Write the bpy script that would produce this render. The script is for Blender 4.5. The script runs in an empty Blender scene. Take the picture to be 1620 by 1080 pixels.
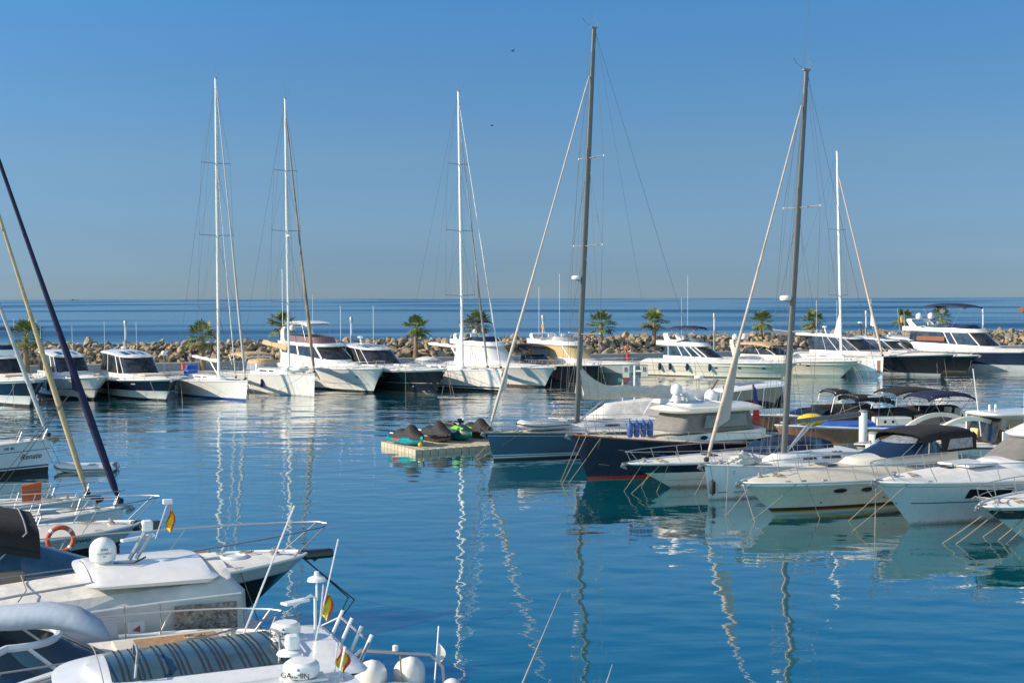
import bpy, bmesh, math, random
from mathutils import Vector, Matrix, Euler, noise
import mathutils
R = math.radians
S = bpy.context.scene
COL = S.collection
random.seed(7)

# ------------------------------------------------------------------ camera
CAM_Z = 9.0; FPX = 2000.0; CX, CY = 810.0, 540.0
PITCH = math.atan(69.0 / FPX); ROLL = R(-0.14)
ROT = Euler((math.pi/2 - PITCH, 0, 0)).to_matrix() @ Matrix.Rotation(ROLL, 3, 'Z')
cam = bpy.data.cameras.new('camera'); camo = bpy.data.objects.new('camera', cam); COL.objects.link(camo)
cam.sensor_width = 36.0; cam.lens = FPX / 1620.0 * 36.0
cam.clip_start = 0.5; cam.clip_end = 60000
camo.matrix_world = Matrix.Translation((0, 0, CAM_Z)) @ ROT.to_4x4()
S.camera = camo
C0 = Vector((0, 0, CAM_Z))

# ------------------------------------------------------------------ light
SUN_DIR = Vector((-0.985, -0.17, 0)).normalized(); ELEV = 27.0
s3 = Vector((SUN_DIR.x*math.cos(R(ELEV)), SUN_DIR.y*math.cos(R(ELEV)), math.sin(R(ELEV))))
sun = bpy.data.lights.new('sun', 'SUN'); suno = bpy.data.objects.new('sun', sun); COL.objects.link(suno)
sun.energy = 5.0; sun.angle = R(0.53); sun.color = (1.0, 0.84, 0.64)
suno.rotation_euler = s3.to_track_quat('Z', 'Y').to_euler()
suno.location = (0, 0, 60)
world = bpy.data.worlds.new('World'); S.world = world; world.use_nodes = True
wn = world.node_tree.nodes; wl_ = world.node_tree.links
bg = wn['Background']
sky = wn.new('ShaderNodeTexSky'); sky.sky_type = 'NISHITA'; sky.sun_disc = False
sky.sun_elevation = R(ELEV); sky.sun_rotation = math.atan2(SUN_DIR.x, SUN_DIR.y)
sky.air_density = 0.6; sky.dust_density = 0.0; sky.ozone_density = 6.0; sky.altitude = 0
# morning haze near the horizon and a deeper blue above it, as a filter on the sky by elevation and bearing
wtc = wn.new('ShaderNodeTexCoord'); wsep = wn.new('ShaderNodeSeparateXYZ'); wl_.new(wtc.outputs['Generated'], wsep.inputs[0])
wnz = wn.new('ShaderNodeTexNoise'); wnz.inputs['Scale'].default_value = 1.0; wnz.inputs['Detail'].default_value = 4
wmp = wn.new('ShaderNodeMapping'); wmp.inputs['Scale'].default_value = (3, 3, 26); wl_.new(wtc.outputs['Generated'], wmp.inputs['Vector']); wl_.new(wmp.outputs[0], wnz.inputs['Vector'])
wad = wn.new('ShaderNodeMath'); wad.operation = 'MULTIPLY_ADD'; wl_.new(wnz.outputs['Fac'], wad.inputs[0]); wad.inputs[1].default_value = .022; wl_.new(wsep.outputs['Z'], wad.inputs[2])
wa2 = wn.new('ShaderNodeMath'); wa2.operation = 'SUBTRACT'; wl_.new(wad.outputs[0], wa2.inputs[0]); wa2.inputs[1].default_value = .011
wrp = wn.new('ShaderNodeValToRGB'); wl_.new(wa2.outputs[0], wrp.inputs['Fac'])
el = wrp.color_ramp.elements; el[0].position = 0.0; el[0].color = (.55,.58,.67,1); el[1].position = 1.0; el[1].color = (1.5,1.2,1.0,1)
for p_, c_ in ((.02,(.64,.655,.70)),(.06,(.98,.93,.85)),(.11,(1.22,1.20,1.01)),(.22,(1.14,1.64,1.54)),(.30,(.60,1.45,1.75)),(.45,(1.0,1.25,1.35)),(.7,(1.5,1.25,1.05))):
    e_ = el.new(p_); e_.color = (*c_, 1)
wmr = wn.new('ShaderNodeMapRange'); wl_.new(wsep.outputs['X'], wmr.inputs['Value'])
wmr.inputs['From Min'].default_value = -.42; wmr.inputs['From Max'].default_value = .42
wmr.inputs['To Min'].default_value = 1.04; wmr.inputs['To Max'].default_value = .84
wm1 = wn.new('ShaderNodeVectorMath'); wm1.operation = 'MULTIPLY'; wl_.new(sky.outputs[0], wm1.inputs[0]); wl_.new(wrp.outputs[0], wm1.inputs[1])
wm2 = wn.new('ShaderNodeVectorMath'); wm2.operation = 'SCALE'; wl_.new(wm1.outputs[0], wm2.inputs[0]); wl_.new(wmr.outputs[0], wm2.inputs['Scale'])
# added fill light: sky behind viewer and overhead brightened for the shaded hulls
def wmap(src, f0, f1, t0, t1):
    q = wn.new('ShaderNodeMapRange'); q.interpolation_type = 'SMOOTHSTEP'; wl_.new(src, q.inputs['Value'])
    for n_, v_ in (('From Min',f0),('From Max',f1),('To Min',t0),('To Max',t1)): q.inputs[n_].default_value = v_
    return q.outputs[0]
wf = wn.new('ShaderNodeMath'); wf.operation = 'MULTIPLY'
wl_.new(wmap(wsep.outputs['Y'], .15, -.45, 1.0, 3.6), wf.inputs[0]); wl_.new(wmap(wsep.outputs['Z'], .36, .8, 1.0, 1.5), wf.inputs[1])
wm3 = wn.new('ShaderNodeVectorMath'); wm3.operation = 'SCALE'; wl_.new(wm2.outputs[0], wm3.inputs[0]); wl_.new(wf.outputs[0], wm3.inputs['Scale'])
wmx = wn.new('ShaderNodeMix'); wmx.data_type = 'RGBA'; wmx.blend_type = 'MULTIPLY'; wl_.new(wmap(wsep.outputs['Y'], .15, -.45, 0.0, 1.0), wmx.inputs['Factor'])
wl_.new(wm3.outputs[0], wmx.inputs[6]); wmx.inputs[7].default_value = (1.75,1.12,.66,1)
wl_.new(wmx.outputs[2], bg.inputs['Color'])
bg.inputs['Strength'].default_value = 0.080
S.view_settings.view_transform = 'Standard'; S.view_settings.look = 'None'
S.view_settings.exposure = 0.36; S.view_settings.gamma = 1.0
S.cycles.max_bounces = 6; S.cycles.glossy_bounces = 4; S.cycles.diffuse_bounces = 2
S.cycles.caustics_reflective = False; S.cycles.caustics_refractive = False

# ------------------------------------------------------------------ pixel <-> place helpers (photo pixels 1620x1080)
def ray(px, py):
    return ROT @ Vector(((px-CX)/FPX, -(py-CY)/FPX, -1.0))
def P(px, py, h=0.0):
    r = ray(px, py); k = (h - CAM_Z) / r.z
    return C0 + r*k
def PD(px, py, dist):
    r = ray(px, py); return C0 + r*(dist/r.y)
def proj(p):
    q = ROT.transposed() @ (Vector(p) - C0)
    return (CX - q.x/q.z*FPX, CY + q.y/q.z*FPX)

# ------------------------------------------------------------------ materials
MATS = {}
def hull_finish(m, streak=.06):
    """weathering of a boat's side: faint vertical run marks and a line of scum where it meets the water"""
    nt = m.node_tree; n = nt.nodes; l = nt.links; b = n['Principled BSDF']; src = b.inputs['Base Color'].links[0].from_socket if b.inputs['Base Color'].links else None
    col = tuple(b.inputs['Base Color'].default_value)
    tc = n.new('ShaderNodeTexCoord'); mp = n.new('ShaderNodeMapping'); mp.inputs['Scale'].default_value = (5, 5, .5); l.new(tc.outputs['Object'], mp.inputs['Vector'])
    nz = n.new('ShaderNodeTexNoise'); nz.inputs['Scale'].default_value = 1.6; nz.inputs['Detail'].default_value = 4; l.new(mp.outputs[0], nz.inputs['Vector'])
    rp = n.new('ShaderNodeMapRange'); l.new(nz.outputs['Fac'], rp.inputs['Value']); rp.inputs['From Min'].default_value = .52; rp.inputs['From Max'].default_value = .75; rp.inputs['To Max'].default_value = streak*2.2
    sp = n.new('ShaderNodeSeparateXYZ'); l.new(tc.outputs['Object'], sp.inputs[0])
    ad = n.new('ShaderNodeMath'); ad.operation = 'MULTIPLY_ADD'; l.new(nz.outputs['Fac'], ad.inputs[0]); ad.inputs[1].default_value = -.22; l.new(sp.outputs['Z'], ad.inputs[2])
    zr = n.new('ShaderNodeMapRange'); l.new(ad.outputs[0], zr.inputs['Value']); zr.inputs['From Min'].default_value = -.06; zr.inputs['From Max'].default_value = .05; zr.inputs['To Min'].default_value = .55; zr.inputs['To Max'].default_value = 0
    mx = n.new('ShaderNodeMix'); mx.data_type = 'RGBA'; l.new(rp.outputs[0], mx.inputs['Factor']); mx.inputs[6].default_value = col; mx.inputs[7].default_value = (.20,.17,.12,1)
    if src: l.new(src, mx.inputs[6])
    m2 = n.new('ShaderNodeMix'); m2.data_type = 'RGBA'; l.new(zr.outputs[0], m2.inputs['Factor']); l.new(mx.outputs[2], m2.inputs[6]); m2.inputs[7].default_value = (.16,.15,.08,1)
    l.new(m2.outputs[2], b.inputs['Base Color']); return m
def panelled(name, c1, c2, line):
    """deck moulding with non-slip panels divided by smooth lines"""
    m = bpy.data.materials.new(name); m.use_nodes = True; n = m.node_tree.nodes; l = m.node_tree.links; b = n['Principled BSDF']
    tc = n.new('ShaderNodeTexCoord'); br = n.new('ShaderNodeTexBrick'); l.new(tc.outputs['Object'], br.inputs['Vector'])
    br.inputs['Color1'].default_value = (*c1,1); br.inputs['Color2'].default_value = (*c2,1); br.inputs['Mortar'].default_value = (*line,1)
    br.inputs['Scale'].default_value = 1.0; br.inputs['Brick Width'].default_value = 1.15; br.inputs['Row Height'].default_value = .62; br.inputs['Mortar Size'].default_value = .022; br.inputs['Mortar Smooth'].default_value = .3
    nz = n.new('ShaderNodeTexNoise'); nz.inputs['Scale'].default_value = 2.2; nz.inputs['Detail'].default_value = 6; l.new(tc.outputs['Object'], nz.inputs['Vector'])
    rp = n.new('ShaderNodeMapRange'); l.new(nz.outputs['Fac'], rp.inputs['Value']); rp.inputs['From Min'].default_value = .4; rp.inputs['From Max'].default_value = .8; rp.inputs['To Min'].default_value = 0; rp.inputs['To Max'].default_value = .35
    mx = n.new('ShaderNodeMix'); mx.data_type = 'RGBA'; l.new(rp.outputs[0], mx.inputs['Factor']); l.new(br.outputs['Color'], mx.inputs[6]); mx.inputs[7].default_value = (.42,.39,.33,1)
    l.new(mx.outputs[2], b.inputs['Base Color']); b.inputs['Roughness'].default_value = .6; return m
def mat(name, col, rough=0.5, metal=0.0, var=0.0, vscale=3.0, bump=0.0, bscale=8.0, coat=0.0, spec=0.5, emit=None, col2=None, alpha=1.0, trans=0.0):
    if name in MATS: return MATS[name]
    m = bpy.data.materials.new(name); m.use_nodes = True
    nt = m.node_tree; n = nt.nodes; l = nt.links; b = n['Principled BSDF']
    b.inputs['Base Color'].default_value = (*col, 1); b.inputs['Roughness'].default_value = rough
    b.inputs['Metallic'].default_value = metal; b.inputs['Coat Weight'].default_value = coat
    b.inputs['Specular IOR Level'].default_value = spec
    if trans: b.inputs['Transmission Weight'].default_value = trans
    if alpha < 1: b.inputs['Alpha'].default_value = alpha
    if var or col2:
        tc = n.new('ShaderNodeTexCoord'); nz = n.new('ShaderNodeTexNoise')
        nz.inputs['Scale'].default_value = vscale; nz.inputs['Detail'].default_value = 5; nz.inputs['Roughness'].default_value = .65
        l.new(tc.outputs['Object'], nz.inputs['Vector'])
        rp = n.new('ShaderNodeValToRGB'); l.new(nz.outputs['Fac'], rp.inputs['Fac'])
        c2 = col2 or tuple(c*(1-var) for c in col); c1 = col if col2 else tuple(min(1, c*(1+var*.5)) for c in col)
        rp.color_ramp.elements[0].position = .35; rp.color_ramp.elements[1].position = .65
        rp.color_ramp.elements[0].color = (*c2, 1); rp.color_ramp.elements[1].color = (*c1, 1)
        l.new(rp.outputs[0], b.inputs['Base Color'])
    if bump:
        tc = n.new('ShaderNodeTexCoord'); nz = n.new('ShaderNodeTexNoise')
        nz.inputs['Scale'].default_value = bscale; nz.inputs['Detail'].default_value = 4
        l.new(tc.outputs['Object'], nz.inputs['Vector'])
        bp = n.new('ShaderNodeBump'); bp.inputs['Strength'].default_value = bump; bp.inputs['Distance'].default_value = .05
        l.new(nz.outputs['Fac'], bp.inputs['Height']); l.new(bp.outputs[0], b.inputs['Normal'])
    if emit:
        b.inputs['Emission Color'].default_value = (*emit, 1); b.inputs['Emission Strength'].default_value = 1
    MATS[name] = m
    return m
W = mat('white_gelcoat', (.85,.84,.81), .22, var=.07, vscale=1.3, coat=.3)
WH = mat('white_hull_gelcoat', (.84,.83,.80), .16, var=.06, vscale=.9, coat=.5)
CR = mat('cream_gelcoat', (.79,.74,.63), .22, var=.07, vscale=1.1, coat=.3)
BW = mat('cool_white_gelcoat', (.74,.77,.80), .2, var=.06, vscale=1.0, coat=.3)
DK = mat('deck_nonslip', (.66,.65,.61), .7, var=.1, vscale=6)
NV = mat('navy_gelcoat', (.012,.018,.045), .1, coat=.6, var=.2, vscale=1.2)
BK = mat('black_gelcoat', (.012,.012,.016), .1, coat=.6)
BG = mat('blue_grey_gelcoat', (.055,.12,.19), .2, coat=.4, var=.12, vscale=.8)
GL = mat('tinted_glass', (.05,.055,.06), .04, spec=.8, col2=(.006,.008,.012), vscale=1.4)
GLC = mat('clear_vinyl', (.30,.33,.36), .12, var=.4, vscale=5, bump=.3, bscale=4, spec=.7)
GLB = mat('blue_glass', (.012,.03,.07), .05, spec=.8)
ST = mat('stainless', (.42,.42,.43), .45, .7)
AL = mat('anodised_aluminium', (.55,.55,.54), .38, .6)
MG = mat('grey_mast_paint', (.125,.128,.132), .4, .1, var=.08)
MW = mat('white_mast_paint', (.78,.78,.76), .3)
WR = mat('rigging_wire', (.16,.165,.17), .5, .4)
RP = mat('rope', (.31,.275,.21), .9, var=.3, vscale=20)
RPD = mat('dark_rope', (.05,.045,.04), .9)
RPT = mat('teal_rope', (.28,.55,.52), .9)
TK = mat('teak', (.40,.25,.14), .6, var=.25, vscale=9)
MH = mat('varnished_mahogany', (.27,.10,.05), .25, var=.3, vscale=3, coat=.5)
CB = mat('beige_canvas', (.62,.52,.38), .85, var=.12, bump=.5, bscale=3)
CT = mat('tan_canvas', (.50,.36,.20), .85, var=.15, bump=.5, bscale=3)
CG = mat('grey_canvas', (.29,.29,.29), .85, var=.15, vscale=2, bump=.6, bscale=2.5)
CL = mat('light_canvas', (.66,.65,.62), .85, var=.20, vscale=1.6, bump=.9, bscale=2.2)
CK = mat('black_canvas', (.014,.014,.016), .92, bump=.5, bscale=3, var=.3)
CN = mat('navy_canvas', (.012,.018,.055), .75, bump=.5, bscale=3, var=.2)
CBL = mat('blue_canvas', (.03,.11,.42), .75, bump=.5, bscale=3, var=.2)
CBG = mat('pale_blue_canvas', (.34,.40,.50), .8, bump=.6, bscale=2.5, var=.1)
RED = mat('red_paint', (.55,.05,.03), .4)
ORG = mat('orange_paint', (.70,.13,.05), .5, var=.15)
YEL = mat('yellow_plastic', (.80,.58,.02), .35)
BLK = mat('black_rubber', (.02,.02,.02), .6)
GRY = mat('grey_plastic', (.25,.26,.27), .5)
RIBM = mat('pale_grey_hypalon', (.68,.69,.70), .55, var=.06)
FBL = mat('blue_fender_vinyl', (.05,.10,.32), .5, var=.15)
FNV = mat('navy_fender_sock', (.015,.025,.07), .9)
WPL = mat('white_plastic', (.80,.80,.79), .25, coat=.2, var=.08, vscale=2.5)
GOLD = mat('gold_boot_stripe', (.45,.25,.03), .3)
BRN = mat('brown_boot_stripe', (.05,.03,.02), .4)

for m_ in (WH, BW, CR): hull_finish(m_)
for m_ in (NV, BK, BG): hull_finish(m_, .03)
PD1 = panelled('panelled_deck', (.77,.76,.72), (.73,.72,.69), (.85,.84,.82))
# ------------------------------------------------------------------ mesh builder
class MB:
    def __init__(s): s.v = []; s.f = []; s.mi = []
    def add(s, vs, fs, m=0):
        o = len(s.v); s.v += [tuple(p) for p in vs]; s.f += [tuple(i+o for i in f) for f in fs]; s.mi += [m]*len(fs); return s
    def grid(s, rows, cu=False, cv=False, m=0, flip=False):
        nr = len(rows); nc = len(rows[0]); o = len(s.v)
        for r in rows: s.v += [tuple(p) for p in r]
        for i in range(nr if cv else nr-1):
            for j in range(nc if cu else nc-1):
                i2 = (i+1) % nr; j2 = (j+1) % nc
                q = (o+i*nc+j, o+i*nc+j2, o+i2*nc+j2, o+i2*nc+j)
                s.f.append(q[::-1] if flip else q); s.mi.append(m[i] if isinstance(m, list) else m)
        return s
    def tube(s, pts, r, n=6, m=0, cap=True, sy=1.0):
        pts = [Vector(p) for p in pts]; N = len(pts)
        rs = r if isinstance(r, (list, tuple)) else [r]*N
        rows = []; up = None
        for i, p in enumerate(pts):
            t = (pts[min(i+1, N-1)] - pts[max(i-1, 0)])
            if t.length < 1e-9: t = Vector((0,0,1))
            t.normalize()
            if up is None: up = Vector((0,0,1)) if abs(t.z) < .9 else Vector((0,1,0))
            a = t.cross(up)
            if a.length < 1e-6: a = t.cross(Vector((1,0,0)))
            a.normalize(); bb = a.cross(t); up = bb
            rows.append([p + a*(math.cos(2*math.pi*k/n)*rs[i]) + bb*(math.sin(2*math.pi*k/n)*rs[i]*sy) for k in range(n)])
        s.grid(rows, cu=True, m=m)
        if cap:
            o = len(s.v) - N*n
            s.f.append(tuple(range(o+n-1, o-1, -1))); s.mi.append(m)
            s.f.append(tuple(range(o+(N-1)*n, o+N*n))); s.mi.append(m)
        return s
    def box(s, c, d, rz=0.0, m=0, ry=0.0, rx=0.0, taper=1.0):
        M = Matrix.Rotation(rz, 3, 'Z') @ Matrix.Rotation(ry, 3, 'Y') @ Matrix.Rotation(rx, 3, 'X')
        vs = []
        for z in (-1, 1):
            k = taper if z > 0 else 1
            for x, y in ((-1,-1),(1,-1),(1,1),(-1,1)): vs.append(Vector(c) + M @ Vector((x*d[0]/2*k, y*d[1]/2*k, z*d[2]/2)))
        return s.add(vs, [(3,2,1,0),(4,5,6,7),(0,1,5,4),(1,2,6,5),(2,3,7,6),(3,0,4,7)], m)
    def lathe(s, c, prof, n=16, m=0, M=None):
        rows = []
        for r, z in prof:
            row = []
            for k in range(n):
                a = 2*math.pi*k/n; p = Vector((math.cos(a)*r, math.sin(a)*r, z))
                if M: p = M @ p
                row.append(Vector(c)+p)
            rows.append(row)
        return s.grid(rows, cu=True, m=m)
    def ell(s, c, rx, ry, rz, nu=14, nv=9, m=0, M=None):
        rows = []
        for i in range(nv+1):
            th = -math.pi/2 + math.pi*i/nv; row = []
            for k in range(nu):
                a = 2*math.pi*k/nu; p = Vector((math.cos(th)*math.cos(a)*rx, math.cos(th)*math.sin(a)*ry, math.sin(th)*rz))
                if M: p = M @ p
                row.append(Vector(c)+p)
            rows.append(row)
        return s.grid(rows, cu=True, m=m)
    def slab(s, pts, th, m=0):
        # closed prism from outline points (vectors), thickness along the outline normal
        pts = [Vector(p) for p in pts]; n = mathutils.geometry.normal(pts[:4] if len(pts) > 3 else pts)
        a = [p - n*th/2 for p in pts]; b = [p + n*th/2 for p in pts]; k = len(pts)
        return s.add(a+b, [tuple(range(k-1,-1,-1)), tuple(range(k, 2*k))] + [(i, (i+1)%k, k+(i+1)%k, k+i) for i in range(k)], m)
    def build(s, name, mats, parent=None, smooth=True, ang=35, loc=None):
        me = bpy.data.meshes.new(name); me.from_pydata(s.v, [], s.f); me.update()
        if not isinstance(mats, (list, tuple)): mats = [mats]
        for m in mats: me.materials.append(m)
        me.polygons.foreach_set('material_index', s.mi)
        if smooth:
            me.polygons.foreach_set('use_smooth', [True]*len(me.polygons)); me.set_sharp_from_angle(angle=R(ang))
        me.validate(); me.update()
        o = bpy.data.objects.new(name, me); COL.objects.link(o)
        if parent is not None: o.parent = parent
        if loc is not None: o.location = loc
        return o
def sst(a, b, x):
    t = max(0.0, min(1.0, (x-a)/(b-a))); return t*t*(3-2*t)
def lerp(a, b, t): return a + (b-a)*t
def tag(o, label=None, cat=None, group=None, kind=None):
    if label: o['label'] = label
    if cat: o['category'] = cat
    if group: o['group'] = group
    if kind: o['kind'] = kind
    return o
def empty(name, loc, rz=0.0, label=None, cat=None, group=None):
    o = bpy.data.objects.new(name, None); COL.objects.link(o); o.location = loc; o.rotation_euler = (0,0,rz)
    o.empty_display_size = .3
    return tag(o, label, cat, group)
def copy_tree(o, parent=None):
    c = o.copy(); COL.objects.link(c); c.parent = parent
    for ch in list(o.children):
        copy_tree(ch, c)
    return c
def text_obj(name, body, size, M, material, parent, extrude=.004, shear=0.0, bold=False):
    cu = bpy.data.curves.new(name, 'FONT'); cu.body = body; cu.size = size; cu.extrude = extrude; cu.shear = shear
    cu.align_x = 'CENTER'; cu.align_y = 'CENTER'
    if bold: cu.offset = size*.02
    t = bpy.data.objects.new(name+'_t', cu); COL.objects.link(t)
    dg = bpy.context.evaluated_depsgraph_get(); me = bpy.data.meshes.new_from_object(t.evaluated_get(dg))
    bpy.data.objects.remove(t); me.name = name; me.materials.clear(); me.materials.append(material)
    me.transform(M)
    o = bpy.data.objects.new(name, me); COL.objects.link(o); o.parent = parent
    return o
# ------------------------------------------------------------------ water
def water_mat():
    m = bpy.data.materials.new('sea_water'); m.use_nodes = True
    nt = m.node_tree; n = nt.nodes; l = nt.links; b = n['Principled BSDF']
    b.inputs['Base Color'].default_value = (.002, .085, .105, 1); b.inputs['IOR'].default_value = 1.34
    tc = n.new('ShaderNodeTexCoord')
    sep = n.new('ShaderNodeSeparateXYZ'); l.new(tc.outputs['Object'], sep.inputs[0])
    def nd(t): return n.new(t)
    def noise_(scale, sx=1, sy=1, rot=0, det=2, rough=.5):
        mp = nd('ShaderNodeMapping'); mp.inputs['Scale'].default_value = (sx*scale, sy*scale, 1); mp.inputs['Rotation'].default_value = (0,0,rot)
        l.new(tc.outputs['Object'], mp.inputs['Vector'])
        z = nd('ShaderNodeTexNoise'); z.inputs['Scale'].default_value = 1; z.inputs['Detail'].default_value = det; z.inputs['Roughness'].default_value = rough
        l.new(mp.outputs[0], z.inputs['Vector']); return z.outputs['Fac']
    def mth(op, a, bb=None, c=None):
        q = nd('ShaderNodeMath'); q.operation = op
        for i, v in enumerate((a, bb, c)):
            if v is None: continue
            if isinstance(v, (int, float)): q.inputs[i].default_value = v
            else: l.new(v, q.inputs[i])
        return q.outputs[0]
    # distance along the breakwater normal: >0 beyond the rocks = open sea
    dd = mth('SUBTRACT', mth('MULTIPLY', sep.outputs['Y'], .93), mth('MULTIPLY', sep.outputs['X'], .365))
    sea = mth('SMOOTH_MIN', 1.0, mth('MAXIMUM', 0.0, mth('MULTIPLY', mth('SUBTRACT', dd, 170.0), .1)), .05)
    n0 = noise_(.34, .4, 1.0, .05, 2)
    n1 = noise_(.60, .8, 1.15, .15, 1)      # slow harbour swell
    n2 = noise_(1.9, .8, 1.7, -.2, 2)
    n3 = noise_(5.5, .7, 1.5, .3, 2)
    # basin calm in front, more ruffled towards the far row
    ruf = mth('MAXIMUM', 0.0, mth('MINIMUM', 1.0, mth('MULTIPLY', mth('SUBTRACT', dd, 62.0), 1/35.0)))
    patch = noise_(.05, 1, 1.6, 0, 2)
    ruf = mth('MULTIPLY', ruf, mth('ADD', .45, patch))
    h = mth('ADD', mth('MULTIPLY', n1, .038), mth('MULTIPLY', n2, mth('ADD', .004, mth('MULTIPLY', ruf, .013))))
    h = mth('ADD', h, mth('MULTIPLY', n3, mth('ADD', .0003, mth('MULTIPLY', ruf, .0006))))
    h = mth('ADD', h, mth('MULTIPLY', n0, mth('MULTIPLY', ruf, .25)))
    # open sea: swell and wind bands
    s1 = noise_(.12, .35, 1, 0, 4, .6); s2 = noise_(.8, .5, 1, .1, 3, .6)
    hsea = mth('ADD', mth('MULTIPLY', s1, .9), mth('MULTIPLY', s2, .22))
    lny = mth('LOGARITHM', mth('MAXIMUM', 1.0, sep.outputs['Y']), 2.71828)
    cb = nd('ShaderNodeCombineXYZ'); l.new(mth('MULTIPLY', sep.outputs['X'], .0022), cb.inputs[0]); l.new(mth('ADD', mth('MULTIPLY', lny, 3.6), mth('MULTIPLY', noise_(.004,1,1,0,3,.6), .35)), cb.inputs[1])
    bz = nd('ShaderNodeTexNoise'); bz.inputs['Scale'].default_value = 1; bz.inputs['Detail'].default_value = 1.6; bz.inputs['Roughness'].default_value = .5; l.new(cb.outputs[0], bz.inputs['Vector']); band = bz.outputs['Fac']
    bb = nd('ShaderNodeMapRange'); bb.interpolation_type = 'SMOOTHSTEP'; l.new(band, bb.inputs['Value']); bb.inputs['From Min'].default_value = .51; bb.inputs['From Max'].default_value = .66
    bb.inputs['To Min'].default_value = .5; bb.inputs['To Max'].default_value = 1.2
    hsea = mth('MULTIPLY', hsea, bb.outputs[0])
    mh = nd('ShaderNodeMix'); mh.data_type = 'FLOAT'; l.new(sea, mh.inputs['Factor']); l.new(h, mh.inputs[2]); l.new(hsea, mh.inputs[3])
    bp = nd('ShaderNodeBump'); bp.inputs['Strength'].default_value = 1.0; bp.inputs['Distance'].default_value = 1.0
    l.new(mh.outputs[0], bp.inputs['Height']); l.new(bp.outputs[0], b.inputs['Normal']); l.new(bp.outputs[0], b.inputs['Coat Normal'])
    l.new(mth('SUBTRACT', 1.0, sea), b.inputs['Coat Weight']); b.inputs['Coat Roughness'].default_value = 0.0; b.inputs['Coat IOR'].default_value = 2.4
    # wind bands far out: alternately smoother and rougher water
    rb = nd('ShaderNodeMapRange'); l.new(band, rb.inputs['Value']); rb.inputs['From Min'].default_value = .51; rb.inputs['From Max'].default_value = .66
    rb.inputs['To Min'].default_value = .16; rb.inputs['To Max'].default_value = .5
    mr = nd('ShaderNodeMix'); mr.data_type = 'FLOAT'; l.new(sea, mr.inputs['Factor']); mr.inputs[2].default_value = .0; l.new(rb.outputs[0], mr.inputs[3])
    l.new(mr.outputs[0], b.inputs['Roughness'])
    rc = nd('ShaderNodeValToRGB'); l.new(band, rc.inputs['Fac'])
    rc.color_ramp.elements[0].position = .51; rc.color_ramp.elements[0].color = (.05,.16,.27,1)
    rc.color_ramp.elements[1].position = .66; rc.color_ramp.elements[1].color = (.022,.092,.195,1)
    mc = nd('ShaderNodeMix'); mc.data_type = 'RGBA'; l.new(sea, mc.inputs['Factor'])
    mc.inputs[6].default_value = (.0002, .096, .128, 1); l.new(rc.outputs[0], mc.inputs[7])
    l.new(mc.outputs[2], b.inputs['Base Color'])
    return m
wb = MB()
ys = [-200, 0, 60, 200, 1000, 5000, 16000]; xs = [-14000, -3000, -600, -100, 100, 600, 3000, 14000]
wb.grid([[(x, y, 0) for x in xs] for y in ys])
wo = wb.build('water', water_mat(), smooth=False); tag(wo, 'calm blue harbour water running out to the open sea', 'water', kind='structure')

# ------------------------------------------------------------------ quay and breakwater (axis U along, N away from the viewer)
U = Vector((.93, .365, 0)).normalized(); N_ = Vector((-U.y, U.x, 0))
Q0 = Vector((0, 148, 0))
def Q(u, n, z=0.0): return Q0 + U*u + N_*n + Vector((0,0,z))
CON = mat('quay_concrete', (.36,.34,.31), .85, var=.2, vscale=.8, bump=.3, bscale=3)
CON2 = mat('pale_concrete', (.48,.45,.41), .85, var=.15, vscale=.5)
def ubox(mb, u0, u1, n0, n1, z0, z1, m=0):
    vs = [Q(u, n, z) for z in (z0, z1) for u, n in ((u0,n0),(u1,n0),(u1,n1),(u0,n1))]
    mb.add(vs, [(3,2,1,0),(4,5,6,7),(0,1,5,4),(1,2,6,5),(2,3,7,6),(3,0,4,7)], m)
mb = MB(); ubox(mb, -110, 150, 0, 14, -2, .95); ubox(mb, -110, 150, -.12, .25, .78, 1.03, 1)
tag(mb.build('quay', [CON, CON2], smooth=False), 'long grey concrete quay in front of the boulder breakwater', 'quay', kind='structure')
mb = MB(); ubox(mb, -110, 150, 7.2, 7.7, .954, 1.75); ubox(mb, -110, 150, 7.12, 7.78, 1.75, 1.87, 1)
tag(mb.build('quay_wall', [mat('wall_render', (.30,.33,.36), .8, var=.15), CON2], smooth=False), 'low grey wall along the back of the far quay', 'wall')
mb = MB(); rr = random.Random(3)
rows = []
for n, z in ((8.2,-1),(8.4,1.0),(12,2.2),(15.5,3.0),(19,3.0),(26,1),(32,-1.5)):
    rows.append([Q(u, n, z) for u in range(-110, 151, 10)])
mb.grid(rows)
tag(mb.build('breakwater_core', mat('breakwater_rubble', (.12,.10,.08), .95, var=.4, vscale=1.2)), 'dark rubble core under the breakwater boulders', 'breakwater', kind='structure')
ROCK = mat('limestone', (.44,.35,.25), .9, col2=(.18,.145,.11), vscale=.9, bump=.8, bscale=3)
ROCK2 = mat('grey_limestone', (.33,.27,.20), .9, col2=(.13,.11,.09), vscale=1.1, bump=.8, bscale=3)
ROCK3 = mat('ochre_limestone', (.46,.34,.21), .9, col2=(.22,.17,.12), vscale=1.3, bump=.8, bscale=3)
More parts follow.
